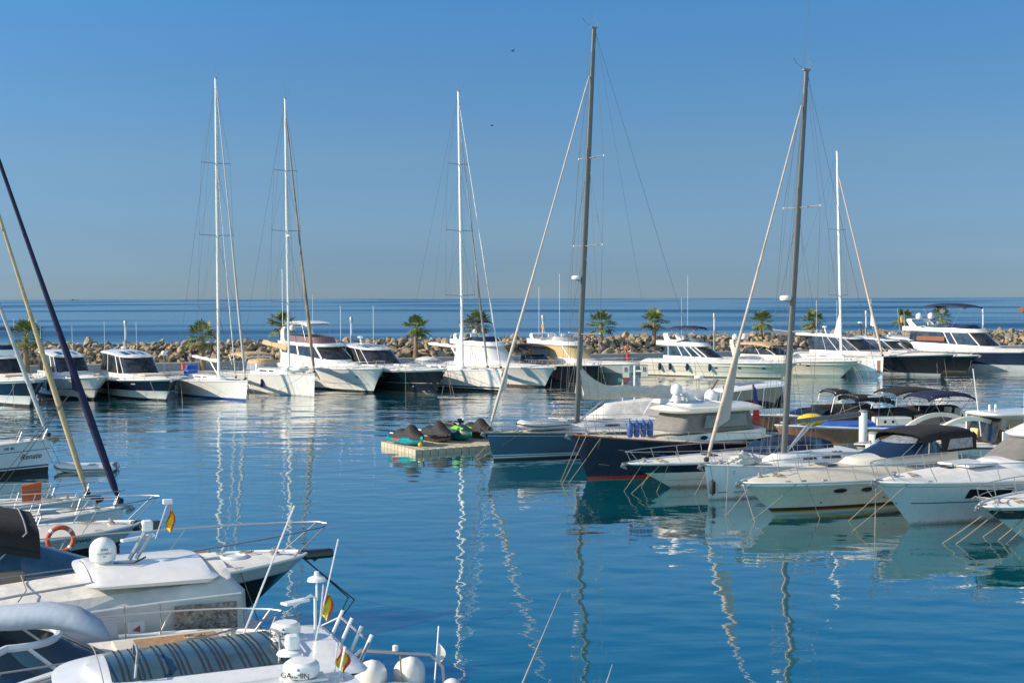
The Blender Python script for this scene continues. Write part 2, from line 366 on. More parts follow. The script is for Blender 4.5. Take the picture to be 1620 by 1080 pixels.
def rock_mesh(seed, material):
    rr = random.Random(seed); bm = bmesh.new(); bmesh.ops.create_icosphere(bm, subdivisions=2, radius=1.0)
    planes = [(Vector((rr.gauss(0,1), rr.gauss(0,1), rr.gauss(0,1))).normalized(), rr.uniform(.38,.8)) for _ in range(16)]
    sc = Vector((rr.uniform(.85,1.35), rr.uniform(.8,1.2), rr.uniform(.6,.95)))
    for v in bm.verts:
        p = v.co.copy()
        for nrm, d in planes:
            q = p.dot(nrm)
            if q > d: p -= nrm*(q-d)
        p += Vector([noise.noise(p*1.9+Vector((seed,k,0)))*.22 for k in range(3)])
        v.co = Vector((p.x*sc.x, p.y*sc.y, p.z*sc.z))
    me = bpy.data.meshes.new('boulder'); bm.to_mesh(me); bm.free(); me.materials.append(material)
    me.polygons.foreach_set('use_smooth', [True]*len(me.polygons)); me.set_sharp_from_angle(angle=R(24))
    return me
RM = [rock_mesh(i, [ROCK, ROCK2, ROCK, ROCK3][i % 4]) for i in range(14)]
spots = []
rr = random.Random(11)
for layer, (n, z, r0) in enumerate(((8.8,1.1,.66),(9.6,1.5,.68),(10.5,1.9,.70),(11.4,2.25,.70),(12.3,2.6,.70),(13.3,2.9,.70),(14.4,3.2,.68),(15.6,3.4,.66),(17.0,3.5,.66))):
    u = -74
    while u < 118:
        sc_ = r0*rr.choice((.65,.75,.9,1.0,1.1,1.45))*rr.uniform(.9,1.1); u += sc_*rr.uniform(1.0, 1.3)
        spots.append((u, n+rr.uniform(-.5,.5), z+rr.uniform(-.22,.30), sc_))
vis = []
for sp in spots:
    c = Q(sp[0], sp[1], sp[2]); q = proj(c)
    inside = -25 < q[0] < 1645
    vis.append((inside, sp, q))
# the boulders not screened by hulls: the upper courses first
vis.sort(key=lambda t: (not t[0], -(t[1][3] + (.5 if 1.9 < t[1][2] < 3.9 else 0) + (.4 if 980 < t[2][0] < 1200 else 0))))
restb = MB(); cnt = 0
def rock_rot(rr): return (rr.uniform(-.4,.4), rr.uniform(-.4,.4), rr.uniform(0,6.28))
for k, (ins, sp, q) in enumerate(vis):
    me = rr.choice(RM); loc = Q(sp[0], sp[1], sp[2]); rot = rock_rot(rr); sc_ = sp[3]
    if ins and cnt < 300:
        o = bpy.data.objects.new('boulder', me); COL.objects.link(o); o.location = loc; o.rotation_euler = rot; o.scale = (sc_,)*3
        tag(o, 'large sunlit limestone boulder piled on the breakwater behind the quay', 'boulder', 'limestone boulders of the breakwater'); cnt += 1
    else:
        M = Matrix.Translation(loc) @ Euler(rot).to_matrix().to_4x4() @ Matrix.Scale(sc_, 4)
        restb.add([M @ v.co for v in me.vertices], [tuple(p.vertices) for p in me.polygons], rr.choice((0,0,1,2)))
for _ in range(900):     # small stones in the gaps
    u = rr.uniform(-74, 118); n = rr.uniform(8.6, 18); z = lerp(1.2, 3.9, (n-8.6)/8) ; sc_ = rr.uniform(.25,.5); me = rr.choice(RM)
    M = Matrix.Translation(Q(u,n,min(z-.25,3.1)+rr.uniform(0,.35))) @ Euler(rock_rot(rr)).to_matrix().to_4x4() @ Matrix.Scale(sc_, 4)
    restb.add([M @ v.co for v in me.vertices], [tuple(p.vertices) for p in me.polygons], rr.choice((0,0,1,2)))
tag(restb.build('breakwater_rocks', [ROCK, ROCK2, ROCK3], ang=24), 'smaller stones filling between the breakwater boulders', 'rocks', kind='stuff')

# ------------------------------------------------------------------ palms
TRK = mat('palm_trunk', (.17,.11,.07), .95, col2=(.34,.26,.17), vscale=4, bump=.8, bscale=12)
FRG = mat('palm_frond', (.18,.22,.05), .5, col2=(.07,.11,.03), vscale=2)
FRD = mat('dry_palm_frond', (.30,.20,.08), .8)
def palm(px, pyc, dist, rad, seed, label):
    rr = random.Random(seed)
    c = PD(px, pyc, dist); zc = c.z; base = Vector((c.x, c.y, .95 if zc > 2 else .2))
    root = empty('palm_tree', base, rr.uniform(0,6), label, 'palm tree', 'fan palms along the quay')
    H = zc - base.z; t = MB(); pts = []; rs = []
    for i in range(13):
        k = i/12; pts.append((math.sin(k*2)*.08, math.sin(k*1.5)*.06, -.2 + (H+.2)*k)); rs.append(.30*(1-.25*k)*(1.0+.14*(i%2)))
    t.tube(pts, rs, 9); t.build('trunk', TRK, root, ang=60)
    cb = MB(); top = Vector(pts[-1])
    for f in range(30):
        az = rr.uniform(0, 6.28); el = R(rr.choice((75,60,45,30,15,0,-15,-30))+rr.uniform(-9,9)); dry = el < R(-32)
        d = Vector((math.cos(az)*math.cos(el), math.sin(az)*math.cos(el), math.sin(el)))
        L1 = rad*rr.uniform(.5,.72); hub = top + d*L1 + Vector((0,0,-.06*L1))
        cb.tube([top, hub], [.03,.015], 4, 0)
        side = d.cross(Vector((0,0,1)));  side = side.normalized() if side.length > .05 else Vector((1,0,0))
        nr = side.cross(d).normalized()
        for k in range(13):
            a = R(-95 + 190*k/12); Lb = rad*rr.uniform(.50,.72)*(1-.25*abs(k-6)/6)
            dd = (d*math.cos(a) + side*math.sin(a)).normalized()
            mid = hub + dd*Lb*.6 - Vector((0,0,.03)) + nr*.03; tip = hub + dd*Lb - Vector((0,0,rr.uniform(.12,.3)*Lb))
            wv = dd.cross(nr).normalized()*Lb*.075
            cb.add([hub, mid - wv, tip, mid + wv, mid + nr*.02], [(0,1,4),(1,2,4),(2,3,4),(3,0,4)], 0 if not dry else 1)
    cb.build('crown', [FRG, FRD], root, smooth=False)
    sk = MB()
    for k in range(26):
        az = rr.uniform(0,6.28); p0 = top + Vector((0,0,-.15-rr.uniform(0,.5))); q = p0 + Vector((math.cos(az)*.35, math.sin(az)*.35, -rr.uniform(.2,.5)))
        sk.tube([p0, q], [.06,.02], 4)
    sk.build('dry_skirt', FRD, root, smooth=False)
for i, (px, py, d, r, lab) in enumerate((
  (42, 535, 133, 1.75, 'fan palm at the far left behind the yacht with the black arch'),
  (321, 538, 142, 1.75, 'low fan palm left of the mast of the racing yacht with blue covers'),
  (446, 519, 148, 1.6, 'fan palm just left of the second tall white mast'),
  (657, 523, 154, 1.65, 'fan palm standing behind the black coupe yacht'),
  (756, 517, 158, 1.75, 'fan palm just right of the third tall white mast'),
  (952, 517, 166, 1.75, 'fan palm right of the tall grey mast, above the flybridge yacht'),
  (1034, 513, 170, 1.75, 'slender fan palm with its whole trunk showing above the open quay'),
  (1205, 511, 177, 1.6, 'fan palm left of the big grey mast of the right hand row'),
  (1287, 511, 180, 1.6, 'fan palm between the big grey mast and the thin white mast'),
  (1430, 509, 187, 1.5, 'wide fan palm behind the two dark hulled yachts at the right'),
  (1489, 505, 190, 1.5, 'rightmost fan palm beside the big flybridge yacht with a navy bimini'))):
    palm(px, py-3, d, r*1.12, 40+i, lab)

# ------------------------------------------------------------------ quay light posts
def post(px, pyt, u_n, label):
    # find u so that the post stands at n on the quay and under px
    lo, hi = -110, 150
    for _ in range(40):
        mid = (lo+hi)/2
        if proj(Q(mid, u_n, 3))[0] < px: lo = mid
        else: hi = mid
    b = Q(lo, u_n, .95); top = C0.z + (ray(px, pyt).z)*(b.y/ray(px, pyt).y)
    root = empty('quay_light', b, 0, label, 'light post', 'light posts along the quay'); h = top - .95
    m = MB(); m.lathe((0,0,0), [(.0,0),(.24,0),(.24,.05),(.15,.06),(.15,h*.62),(.16,h*.62),(.16,h*.64)], 12); m.build('pole', mat('post_paint', (.28,.30,.30), .5, .3), root)
    m = MB(); m.lathe((0,0,0), [(.11,h*.64),(.11,h*.9),(.0,h*.9)], 12); m.build('diffuser', mat('frosted_diffuser', (.6,.62,.62), .4), root)
    m = MB(); m.lathe((0,0,0), [(0,h*.9),(.18,h*.9),(.18,h),(.14,h*1.01),(0,h*1.01)], 12); m.build('cap', mat('post_cap', (.35,.36,.36), .4, .4), root)
for px, py, lab in ((199,508,'light post above the dark blue coupe yacht at the left'),(556,502,'light post at the stern of the flybridge yacht with a hard top'),
    (859,499,'light post left of the tall grey mast'),(1130,496,'light post behind the cream yacht lying beside the quay'),
    (1370,492,'light post beside the furled sail of the right hand white mast'),(1555,489,'rightmost light post behind the navy bimini')):
    post(px, py, 4.5, lab)
# ------------------------------------------------------------------ far away
mb = MB(); mb.box((0,0,1.2), (36,8,3.6)); mb.box((-9,0,4.5), (9,6,4)); mb.tube([(-9,0,6),(-9,0,12)], .25)
o = mb.build('distant_ship', mat('ship_paint', (.10,.11,.13), .7)); p = P(118,475.8,0); o.location = (p.x*.9, p.y*.9, 0); o.location = PD(118, 476, 6500); o.location.z = 0
tag(o, 'tiny dark ship far out near the horizon at the left', 'ship')
me = rock_mesh(77, mat('islet_rock', (.16,.08,.05), .95)); o = bpy.data.objects.new('rock_islet', me); COL.objects.link(o); o.location = P(1622, 494, 0); o.scale = (9, 5, 4.5)
tag(o, 'small dark reddish rock islet in the sea at the right edge', 'islet')
# ------------------------------------------------------------------ boats
def outl(r, k=1.0):
    """closed plan outline of a ring spec -> list of local points. r: xr,xf,zr,zf,wr,wf,lf,n[,arch]"""
    xr, xf, zr, zf, wr, wf, lf, n = r[:8]; arch = r[8] if len(r) > 8 else 0.0
    half = [(xr, 0.0), (xr, wr*.5), (xr, wr*.86), (xr+.10, wr*.97), (xr+.22, wr)]
    for i in range(1, 8): t = i/8; half.append((lerp(xr+.22, xf-lf, t), lerp(wr, wf, t)))
    for i in range(0, 11):
        th = math.pi/2*i/10; half.append((xf-lf + lf*math.sin(th)**(2/n) if i else xf-lf, wf*max(0.0, math.cos(th))**(2/n)))
    def z(x):
        t = (x-xr)/(xf-xr); return lerp(zr, zf, t) + arch*4*t*(1-t)
    pts = [Vector((x, y, z(x))) for x, y in half]
    return pts + [Vector((p.x, -p.y, p.z)) for p in pts[-2:0:-1]]
def ring_w(r, x):
    o = outl(r); best = 0; zb = 0
    h = o[:len(o)//2+1]
    for a, b in zip(h[2:], h[3:]):
        lo, hi = min(a.x, b.x), max(a.x, b.x)
        if lo-1e-6 <= x <= hi+1e-6:
            t = 0 if hi-lo < 1e-6 else (x-a.x)/(b.x-a.x); return lerp(a.y, b.y, t), lerp(a.z, b.z, t)
    return h[-2].y, h[-2].z

def WLT(tip, fb, ov, a):
    p = P(tip[0], tip[1], fb); a = R(a); return Vector((p.x - math.cos(a)*ov, p.y - math.sin(a)*ov, 0))
class Boat:
    def __init__(b, name, label, cat, wl, a, tip=None, L=14.0, B=4.2, fb=None, ov=None, fs=None, sm=.5, st=.82, pd=2.2, qd=.8,
                 wlr=.86, wst=.92, pw=1.55, qw=.95, fl=1.3, ks=1.6, kb=4.0, bands=None, boot=.12, group=None, gun=W, deck=PD1, camb=.12, srake=0.0, trim=True, dz=.05, dinset=.05):
        b.a = a = R(a) if abs(a) > 7 else a
        b.dir = Vector((math.cos(a), math.sin(a), 0)); b.o = wl if isinstance(wl, Vector) else P(wl[0], wl[1], 0)
        if tip:
            r = ray(*tip)
            if ov is None:
                det = r.x*(-b.dir.y) + b.dir.x*r.y
                k = (b.o.x*(-b.dir.y) + b.dir.x*b.o.y)/det; ov = ((b.o.x - 0)*(-1) + k*r.x)/b.dir.x if abs(b.dir.x) > .3 else 0.3
            k = (b.o.y + b.dir.y*ov)/r.y
            h = CAM_Z + k*r.z
            if fb is None: fb = h
        b.ov, b.fb = ov, fb; b.fs = fs if fs is not None else fb*.72
        print('BOAT', name, label[:40], 'loc', [round(v,1) for v in b.o], 'ov %.2f fb %.2f' % (ov, fb))
        b.L, b.B = L, B; b.sm, b.st, b.pd, b.qd, b.wlr, b.wst, b.pw, b.qw, b.fl, b.ks, b.kb = sm, st, pd, qd, wlr, wst, pw, qw, fl, ks, kb
        b.boot = boot; b.srake = srake; b.camb = camb; b.dz = dz; b.dinset = dinset
        b.root = empty(name, b.o, a, label, cat, group); b.label = label
        b.Mi = (Matrix.Translation(b.o) @ Matrix.Rotation(a, 4, 'Z')).inverted(); b.M = b.Mi.inverted()
        b.hull(bands or [(1.0, W)]); b.deckm(deck, gun, trim); b.fittings()
    def shape(b, s, st, p, q):
        if s < b.sm: return lerp(st, 1.0, sst(0, b.sm, s)*.5 + s/b.sm*.5)
        t = (s-b.sm)/(1-b.sm); return max(0.0, 1 - t**p)**q
    def hb(b, s, t):
        d = b.B/2*b.shape(s, b.st, b.pd, b.qd); w = b.B/2*b.wlr*b.shape(s, b.wst, b.pw, b.qw)
        if t >= 0: return lerp(w, d, t**b.fl)
        return w*max(0.0, 1+t/.45)**.6
    def zd(b, s): return b.fs + (b.fb-b.fs)*max(0, s)**b.ks
    def xs(b, s, t): return -b.L + s*b.L + b.ov*t*max(0, s)**b.kb + b.srake*t*(1-s)**6
    def pt(b, s, t, side=-1, off=0.0):
        y = b.hb(s, t)
        p = Vector((b.xs(s, t), side*y, b.zd(s)*t))
        if off:
            e = .01; n = b.nrm(s, t, side); p += n*off
        return p
    def nrm(b, s, t, side=-1):
        e = .01; s0, s1 = max(0, s-e), min(.995, s+e)
        a = Vector((b.xs(s1,t), side*b.hb(s1,t), b.zd(s1)*t)) - Vector((b.xs(s0,t), side*b.hb(s0,t), b.zd(s0)*t))
        c = Vector((b.xs(s,t+e), side*b.hb(s,t+e), b.zd(s)*(t+e))) - Vector((b.xs(s,t-e), side*b.hb(s,t-e), b.zd(s)*(t-e)))
        n = a.cross(c).normalized()
        if n.y*side < 0: n = -n
        return n
    def sx(b, x):   # s at deck height for local x
        lo, hi = 0.0, 1.0
        for _ in range(30):
            m = (lo+hi)/2
            if b.xs(m, 1.0) < x: lo = m
            else: hi = m
        return lo
    def zdx(b, x): return b.zd(b.sx(x)) - b.dz + b.camb*min(1.0, b.hb(b.sx(x), 1)/(b.B/2))
    def hull(b, bands):
        ns = 30; ss = [1-(1-i/ns)**1.35 for i in range(ns+1)]
        ts = [-.45, -.3, -.12, 0.0]; ms = [0, 0, 0]
        mats = []; bt = b.boot/b.fb
        prev = 0.0; lst = []
        for t, m in bands:
            if m not in mats: mats.append(m)
            k = max(1, int(round((t-prev)/.14)))
            for i in range(1, k+1): lst.append((prev+(t-prev)*i/k, mats.index(m)))
            prev = t
        ts += [t for t, _ in lst]; ms = [lst[0][1]]*3 + [m for _, m in lst]
        mb = MB()
        for side in (-1, 1):
            rows = []
            for t in ts:
                rows.append([Vector((b.xs(s,t), side*b.hb(s,t), b.zd(s)*t)) for s in ss])
            mb.grid(rows, m=ms, flip=(side == 1))
        tr = [Vector((b.xs(0,t), b.hb(0,t), b.zd(0)*t)) for t in ts]
        mb.grid([[p, Vector((p.x, 0, p.z)), Vector((p.x, -p.y, p.z))] for p in tr], m=ms[:])
        b.hullo = mb.build('hull', mats, b.root, ang=40)
    def deckm(b, deck, gun, trim):
        ns = 26; mb = MB(); rows = []
        for i in range(ns+1):
            s = 1-(1-i/ns)**1.3; y = max(.0, b.hb(s,1)-b.dinset); z = b.zd(s)-b.dz; x = b.xs(s,1) - (b.dinset if i == ns else 0)
            c = b.camb*min(1.0, y/(b.B/2))
            rows.append([Vector((x, y*k, z + c*(1-k*k))) for k in (-1,-.8,-.55,-.28,0,.28,.55,.8,1)])
        mb.grid(rows); mb.build('deck', deck, b.root, ang=50)
        if gun:
            g = MB()
            for side in (-1,1):
                pts = [b.pt(1-(1-i/28)**1.3, 1.0, side) + Vector((0,0,.005)) for i in range(29)]
                g.tube(pts, .045, 6, cap=True)
            g.build('gunwale', gun, b.root)
    def fittings(b):
        for s in (.90, .62, .34):
            for side in (-1, 1):
                p = b.pt(s, 1, side); p.y *= (1-.16/max(.3,abs(p.y))); mb = MB(); mb.box(p+Vector((0,0,.06)), (.26,.04,.035)); mb.box(p+Vector((.05,0,.02)), (.03,.03,.07)); mb.box(p+Vector((-.05,0,.02)), (.03,.03,.07)); mb.build('cleat', ST, b.root, smooth=False)
        x = b.ov - .95; z = b.zdx(x); mb = MB(); mb.lathe((x,0,z-.01), [(0,0),(.13,0),(.13,.05),(.07,.08),(.08,.17),(.11,.19),(0,.21)], 12); mb.build('windlass', ST, b.root)
        mb = MB(); c = Vector((x-.75,.28,z+.03)); mb.tube([c + Vector((math.cos(q)*(.10+.010*q), math.sin(q)*(.10+.010*q), .012*(q%6.28))) for q in [i*.5 for i in range(30)]], .016, 5); mb.build('rope_coil', RP, b.root)
    def stripe(b, t0, t1, m, name='stripe', s0=0.0, s1=1.0, off=.006, sides=(-1,1), n=26):
        mb = MB()
        for side in sides:
            rows = [[b.pt(min(lerp(s0,s1,i/n), .998), lerp(t0,t1,j/2), side, off) for i in range(n+1)] for j in range(3)]
            mb.grid(rows, flip=(side == 1))
        return mb.build(name, m, b.root)
    def rub(b, t, m, r=.035, name='rub_rail', s0=0, s1=1.0):
        mb = MB()
        for side in (-1,1): mb.tube([b.pt(min(.999, lerp(s0,s1,i/26)), t, side, r*.4) for i in range(27)], r, 6)
        return mb.build(name, m, b.root)
    def port(b, s, t, w=.5, h=.2, m=GL, side=-1, frame=None, skew=0.0, name='porthole', oval=True):
        p = b.pt(s, t, side); n = b.nrm(s, t, side)
        p2 = b.pt(s+.01, t, side); ax = (p2-p).normalized(); up = n.cross(ax).normalized()
        if up.z < 0: up = -up
        def outline(w, h):
            if oval: return [p + n*.012 + ax*(math.cos(q)*w/2) + up*(math.sin(q)*h/2) for q in [2*math.pi*i/18 for i in range(18)]]
            return [p + n*.012 + ax*(x*w/2 + skew*y*h/2) + up*(y*h/2) for x, y in ((-1,-.8),(-.93,-1),(.9,-1),(1,-.8),(1,.7),(.9,1),(-.93,1),(-1,.8))]
        if frame:
            f = MB(); f.slab(outline(w+.07, h+.07), .02); f.build('porthole_frame', frame, b.root); n = n*1.0
            mb = MB(); mb.slab([q + n*.008 for q in outline(w, h)], .02)
        else:
            mb = MB(); mb.slab(outline(w, h), .02)
        return mb.build(name, m, b.root, smooth=False)
    def hwin(b, s0, s1, t0, t1, m=GL, sides=(-1,1), sk=0.0, name='hull_window'):
        for side in sides:
            mb = MB(); n = 8
            rows = []
            for j in range(4):
                t = lerp(t0, t1, j/3)
                rows.append([b.pt(lerp(s0,s1,i/n) + sk*(j/3-.5)*(s1-s0), t, side, .008) for i in range(n+1)])
            mb.grid(rows, flip=(side == 1)); mb.build(name, m, b.root)
    def text(b, body, s, t, size, m=BLK, side=-1, shear=0.0, name='lettering', bold=False):
        p = b.pt(s, t, side, .015); n = b.nrm(s, t, side); ax = (b.pt(s+.01,t,side)-b.pt(s-.01,t,side)).normalized()
        if side > 0: ax = -ax
        up = n.cross(ax).normalized()
        Mx = Matrix(((ax.x,up.x,n.x,p.x),(ax.y,up.y,n.y,p.y),(ax.z,up.z,n.z,p.z),(0,0,0,1)))
        return text_obj(name, body, size, Mx, m, b.root, shear=shear, bold=bold)
    def stack(b, rings, bands, cap=None, names=None, capn='roof', camber=.12, mull=None):
        """loft between plan rings; bands[i] = (name, material) joins ring i and i+1"""
        os_ = [outl(r) for r in rings]
        groups = []
        for i, (nm, m) in enumerate(bands):
            if groups and groups[-1][0] == nm and groups[-1][1] is m: groups[-1][2].append(i)
            else: groups.append((nm, m, [i]))
        for nm, m, idx in groups:
            mb = MB(); mb.grid([os_[i] for i in idx + [idx[-1]+1]], cu=True, flip=False); mb.build(nm, m, b.root, ang=35)
        if cap:
            top = os_[-1]; nh = len(top)//2; mb = MB(); rows = []
            for k in (1,.86,.6,.3,0,-.3,-.6,-.86,-1):
                rows.append([Vector((p.x, p.y*k, p.z + camber*(1-k*k))) for p in top[:nh+1]])
            mb.grid(rows); mb.build(capn, cap, b.root, ang=50)
        if mull:
            i, us, w, m = mull; A, Bq = os_[i], os_[i+1]; n = len(A)
            for u in us:
                for side in ((0,) if u == 'c' else (1,-1)):
                    if u == 'c': k = n//2
                    else: k = u if side == 1 else n-u
                    c = sum(A, Vector())/n; pa, pb = A[k], Bq[k]
                    o_ = (pa-c); o_.z = 0; o_ = o_.normalized()*.02
                    mb = MB(); mb.tube([pa+o_, pb+o_], w, 4); mb.build('window_pillar', m, b.root)
    def roofpatch(b, ring, x0, x1, k0, k1, camber, m=GL, name='roof_window', off=.015, n=6):
        mb = MB(); rows = []
        for i in range(n+1):
            x = lerp(x0, x1, i/n); w, z = ring_w(ring, x)
            rows.append([Vector((x, w*lerp(k0,k1,j/4), z + camber*(1-lerp(k0,k1,j/4)**2) + off)) for j in range(5)])
        mb.grid(rows); return mb.build(name, m, b.root)
    def rail(b, s0=.4, h=.62, r=.014, pul=.25, m=ST, inset=.12, mid=True, step=1.2, s1=.985, close=True, h0=None, name='railing', lean=0.0):
        mb = MB(); L = []; h0 = h if h0 is None else h0
        n = 18; Rr = []
        def top(s, side):
            p = b.pt(s, 1.0, side); k = (s-s0)/(1-s0); hh = lerp(h0, h, min(1, k*2)); sg = 1 if p.y > 0 else -1
            y = max(.10, abs(p.y) - inset + lean*hh); return Vector((p.x + pul*k**3, sg*y if p.y else side*.1, p.z + hh))
        for fz in ([1.0, .5] if mid else [1.0]):
            sides = []
            for side in (-1, 1):
                pts = []
                for i in range(n+1):
                    s = lerp(s0, s1, i/n); q = top(s, side); base = b.pt(s,1,side); base.y = base.y*.9
                    pts.append(base.lerp(q, fz) if fz < 1 else q)
                sides.append(pts)
            if close:
                f = (sides[0][-1]+sides[1][-1])/2 + Vector((.18*fz,0,0)); path = sides[0] + [f] + sides[1][::-1]
                mb.tube(path, r if fz == 1 else r*.65, 6)
            else:
                for p_ in sides: mb.tube(p_, r if fz == 1 else r*.65, 6)
        N = max(2, int(b.L*(1-s0)/step))
        for side in (-1,1):
            for i in range(N+1):
                s = lerp(s0, s1, i/N); q = top(s, side); bs = b.pt(s - .012, 1, side); bs.y *= (1-inset*.5/max(.2,abs(bs.y)))
                mb.tube([bs, q], r*.9, 5)
        return mb.build(name, m, b.root)
    def lines(b, ends, m=RP, s=.96, r=.015, t=1.0, sag=.1):
        """mooring lines from the bow down to points on the water given as photo pixels"""
        for e in ends:
            w = P(e[0], e[1], -.05); q = b.Mi @ w; ss = e[2] if len(e) > 2 else s; side = -1 if q.y < 0 else 1
            p = b.pt(ss, t, e[3] if len(e) > 3 else side) + Vector((0,0,.03))
            mb = MB(); pts = []
            for i in range(7):
                k = i/6; v = p.lerp(q, k); v.z -= sag*4*k*(1-k)*.3; pts.append(v)
            mb.tube(pts, r, 5); mb.build('mooring_line', m, b.root)
    def box(b, name, c, d, m, rz=0, ry=0, rx=0, taper=1.0, bev=.02):
        mb = MB(); mb.box(c, d, rz, 0, ry, rx, taper); o = mb.build(name, m, b.root, smooth=False)
        if bev:
            md = o.modifiers.new('bevel', 'BEVEL'); md.width = bev; md.segments = 2; md.limit_method = 'ANGLE'
        return o
    def tubes(b, name, paths, r, m=ST, n=6):
        mb = MB()
        for p in paths: mb.tube(p, r, n)
        return mb.build(name, m, b.root)
    def lathe(b, name, c, prof, m, n=18, M=None):
        mb = MB(); mb.lathe(c, prof, n, M=M); return mb.build(name, m, b.root)
    def dome(b, c, r=.3, h=.65, m=WPL, name='satellite_dome'):
        mb = MB(); prof = [(0,0),(r*.55,0),(r*.6,h*.08),(r*.93,h*.14)] + [(r*1.0, h*.3),(r*1.0,h*.52)] + [(r*math.cos(q), h*.52+ (h*.48)*math.sin(q)) for q in [math.pi/2*i/7 for i in range(1,8)]]
        mb.lathe(c, prof, 18); return mb.build(name, m, b.root)
    def radome(b, c, r=.3, h=.24, m=WPL, name='radar_dome'):
        mb = MB(); mb.lathe(c, [(0,0),(r*.7,0),(r*.9,h*.12),(r,h*.35),(r,h*.55),(r*.95,h*.8),(r*.75,h*.97),(0,h)], 22); return mb.build(name, m, b.root)
    def antenna(b, c, h=2.4, r=.014, lean=(0,0), m=WPL, name='whip_antenna'):
        c = Vector(c); t = c + Vector((lean[0]*h, lean[1]*h, h)); return b.tubes(name, [[c, c.lerp(t,.15), t]], r, m, 5)
    def canopy(b, x0, x1, w, z, arch=.15, crown=.18, m=CK, drop=.12, posts=None, name='bimini', frame='bimini_frame', z1=None, thick=.03, pm=ST):
        """a stretched cloth top between bows, x0 aft x1 fore"""
        z1 = z if z1 is None else z1; mb = MB()
        for off, fl in ((0, False), (-thick, True)):
            rows = []
            for i in range(11):
                t = i/10; x = lerp(x0, x1, t); zz = lerp(z, z1, t) + arch*4*t*(1-t) + off - (.02*math.sin(t*math.pi*3)**2) - .13*abs(2*t-1)**9
                rows.append([Vector((x, w*k, zz + crown*(1-k**4) - (drop if abs(k) == 1 else 0) - (drop*.25 if abs(k) == .97 else 0))) for k in (-1,-.97,-.85,-.6,-.3,0,.3,.6,.85,.97,1)])
            for row in (rows[0], rows[-1]):
                pass
            mb.grid(rows, flip=fl)
        mb.build(name, m, b.root, ang=60)
        if posts:
            ps = []
            for (xa, za, xt) in posts:
                t = (xt-x0)/(x1-x0); zz = lerp(z, z1, t) + arch*4*t*(1-t) - .05
                for sd in (-1, 1): ps.append([Vector((xa, sd*w*.98, za)), Vector((xt, sd*w*.96, zz)), ])
                ps.append([Vector((xt, w*k, zz + crown*(1-k**4)-.02)) for k in (-.96,-.8,-.4,0,.4,.8,.96)])
            for p_ in ps: b.tubes(frame, [p_], .018, pm)
    def arch(b, x, w, z0, z1, lean=.5, tx=.5, tz=.12, m=W, name='radar_arch', top_w=.8):
        mb = MB(); rows = []
        path = [(-1,0),(-.97,.5),(-.93*1,.8),(-top_w,1.0),(-.4,1.03),(0,1.04),(.4,1.03),(top_w,1.0),(.93,.8),(.97,.5),(1,0)]
        n = len(path)
        for i, (k, q) in enumerate(path):
            c = Vector((x + lean*q, w*k, lerp(z0, z1, q)))
            a = path[max(0,i-1)]; d = path[min(n-1,i+1)]
            tg = Vector((0, (d[0]-a[0])*w, (d[1]-a[1])*(z1-z0))).normalized(); nn = Vector((0, -tg.z, tg.y))
            tw = tx*(1.25-.45*q)
            rows.append([c + Vector((-tw/2,0,0)) + nn*tz/2, c + Vector((tw/2,0,0)) + nn*tz/2, c + Vector((tw/2+.02,0,0)) - nn*tz/2, c + Vector((-tw/2-.02,0,0)) - nn*tz/2])
        mb.grid(rows, cu=True); o = mb.build(name, m, b.root, smooth=False)
        md = o.modifiers.new('bevel', 'BEVEL'); md.width = .03; md.segments = 2
        return o
    def flag(b, c, h=1.0, lean=(-.3,0), kind='spain', w=.55, hang=True, name='flag'):
        c = Vector(c); t = c + Vector((lean[0]*h, lean[1]*h, h)); st = b.tubes('flag_staff', [[c, t]], .014, WPL if kind != 'uk' else MH, 5)
        cols = {'spain': [(RED,.25),(YEL,.5),(RED,.25)], 'uk': [(mat('ensign_blue',(.03,.05,.22),.7),.45),(mat('ensign_red',(.55,.03,.04),.7),.55)], 'red': [(mat('ensign_red',(.55,.03,.04),.7),1.0)], 'white': [(CL,1.0)]}[kind]
        mats = [m for m,_ in cols]; mb = MB(); acc = 0; H = h*.62
        for mi, (m, f) in enumerate(cols):
            rows = []
            for i in range(7):
                k = i/6; row = []
                for j in range(4):
                    q = acc + f*j/3       # across the stripes
                    if kind == 'spain' or kind == 'white': # hanging limp: stripes run downwards
                        row.append(t.lerp(c, .05+.1*q) + Vector((-w*.55*q - .05*math.sin(k*5), .05*math.sin(q*7+k*3), -H*k - .12*q)))
                    else:
                        row.append(t.lerp(c, .03) + Vector((-w*.6*k*(.5+q*.5), .06*math.sin(k*6+q*3), -H*q*1.05 - .25*k)))
                rows.append(row)
            mb.grid(rows, m=mi); acc += f
        o = mb.build('flag', mats, st); return st
    def fender(b, s, t=.62, m=FNV, r=.13, L=.62, side=-1, label='', group=None):
        p = b.pt(s, t, side, r); q = b.M @ p
        mb = MB(); prof = [(0,-L/2-.06),(.03,-L/2-.06),(.03,-L/2)] + [(r*math.sin(a), -L/2 + r*.7*(1-math.cos(a))) for a in (R(25),R(60),R(90))] + [(r*math.sin(a), L/2 - r*.7*(1-math.cos(a))) for a in (R(90),R(60),R(25))] + [(.03,L/2),(.03,L/2+.06),(0,L/2+.06)]
        root = empty('fender', q, b.a, label, 'fender', group)
        mb.lathe((0,0,0), prof, 12); mb.build('body', m, root)
        up = b.pt(s, 1.0, side, .02); d = up - p
        mb = MB(); mb.tube([(0,0,L/2+.03), (d.x, d.y, max(L/2+.1, d.z+.1))], .01, 4); mb.build('lanyard', RPD, root)
    # ---- sailing gear
    def x_at(b, px, z, lo=None, hi=None):
        lo = -b.L if lo is None else lo; hi = b.ov if hi is None else hi
        best = min((abs(proj(b.M @ Vector((lerp(lo,hi,i/400), 0, z)))[0]-px), lerp(lo,hi,i/400)) for i in range(401)); return best[1]
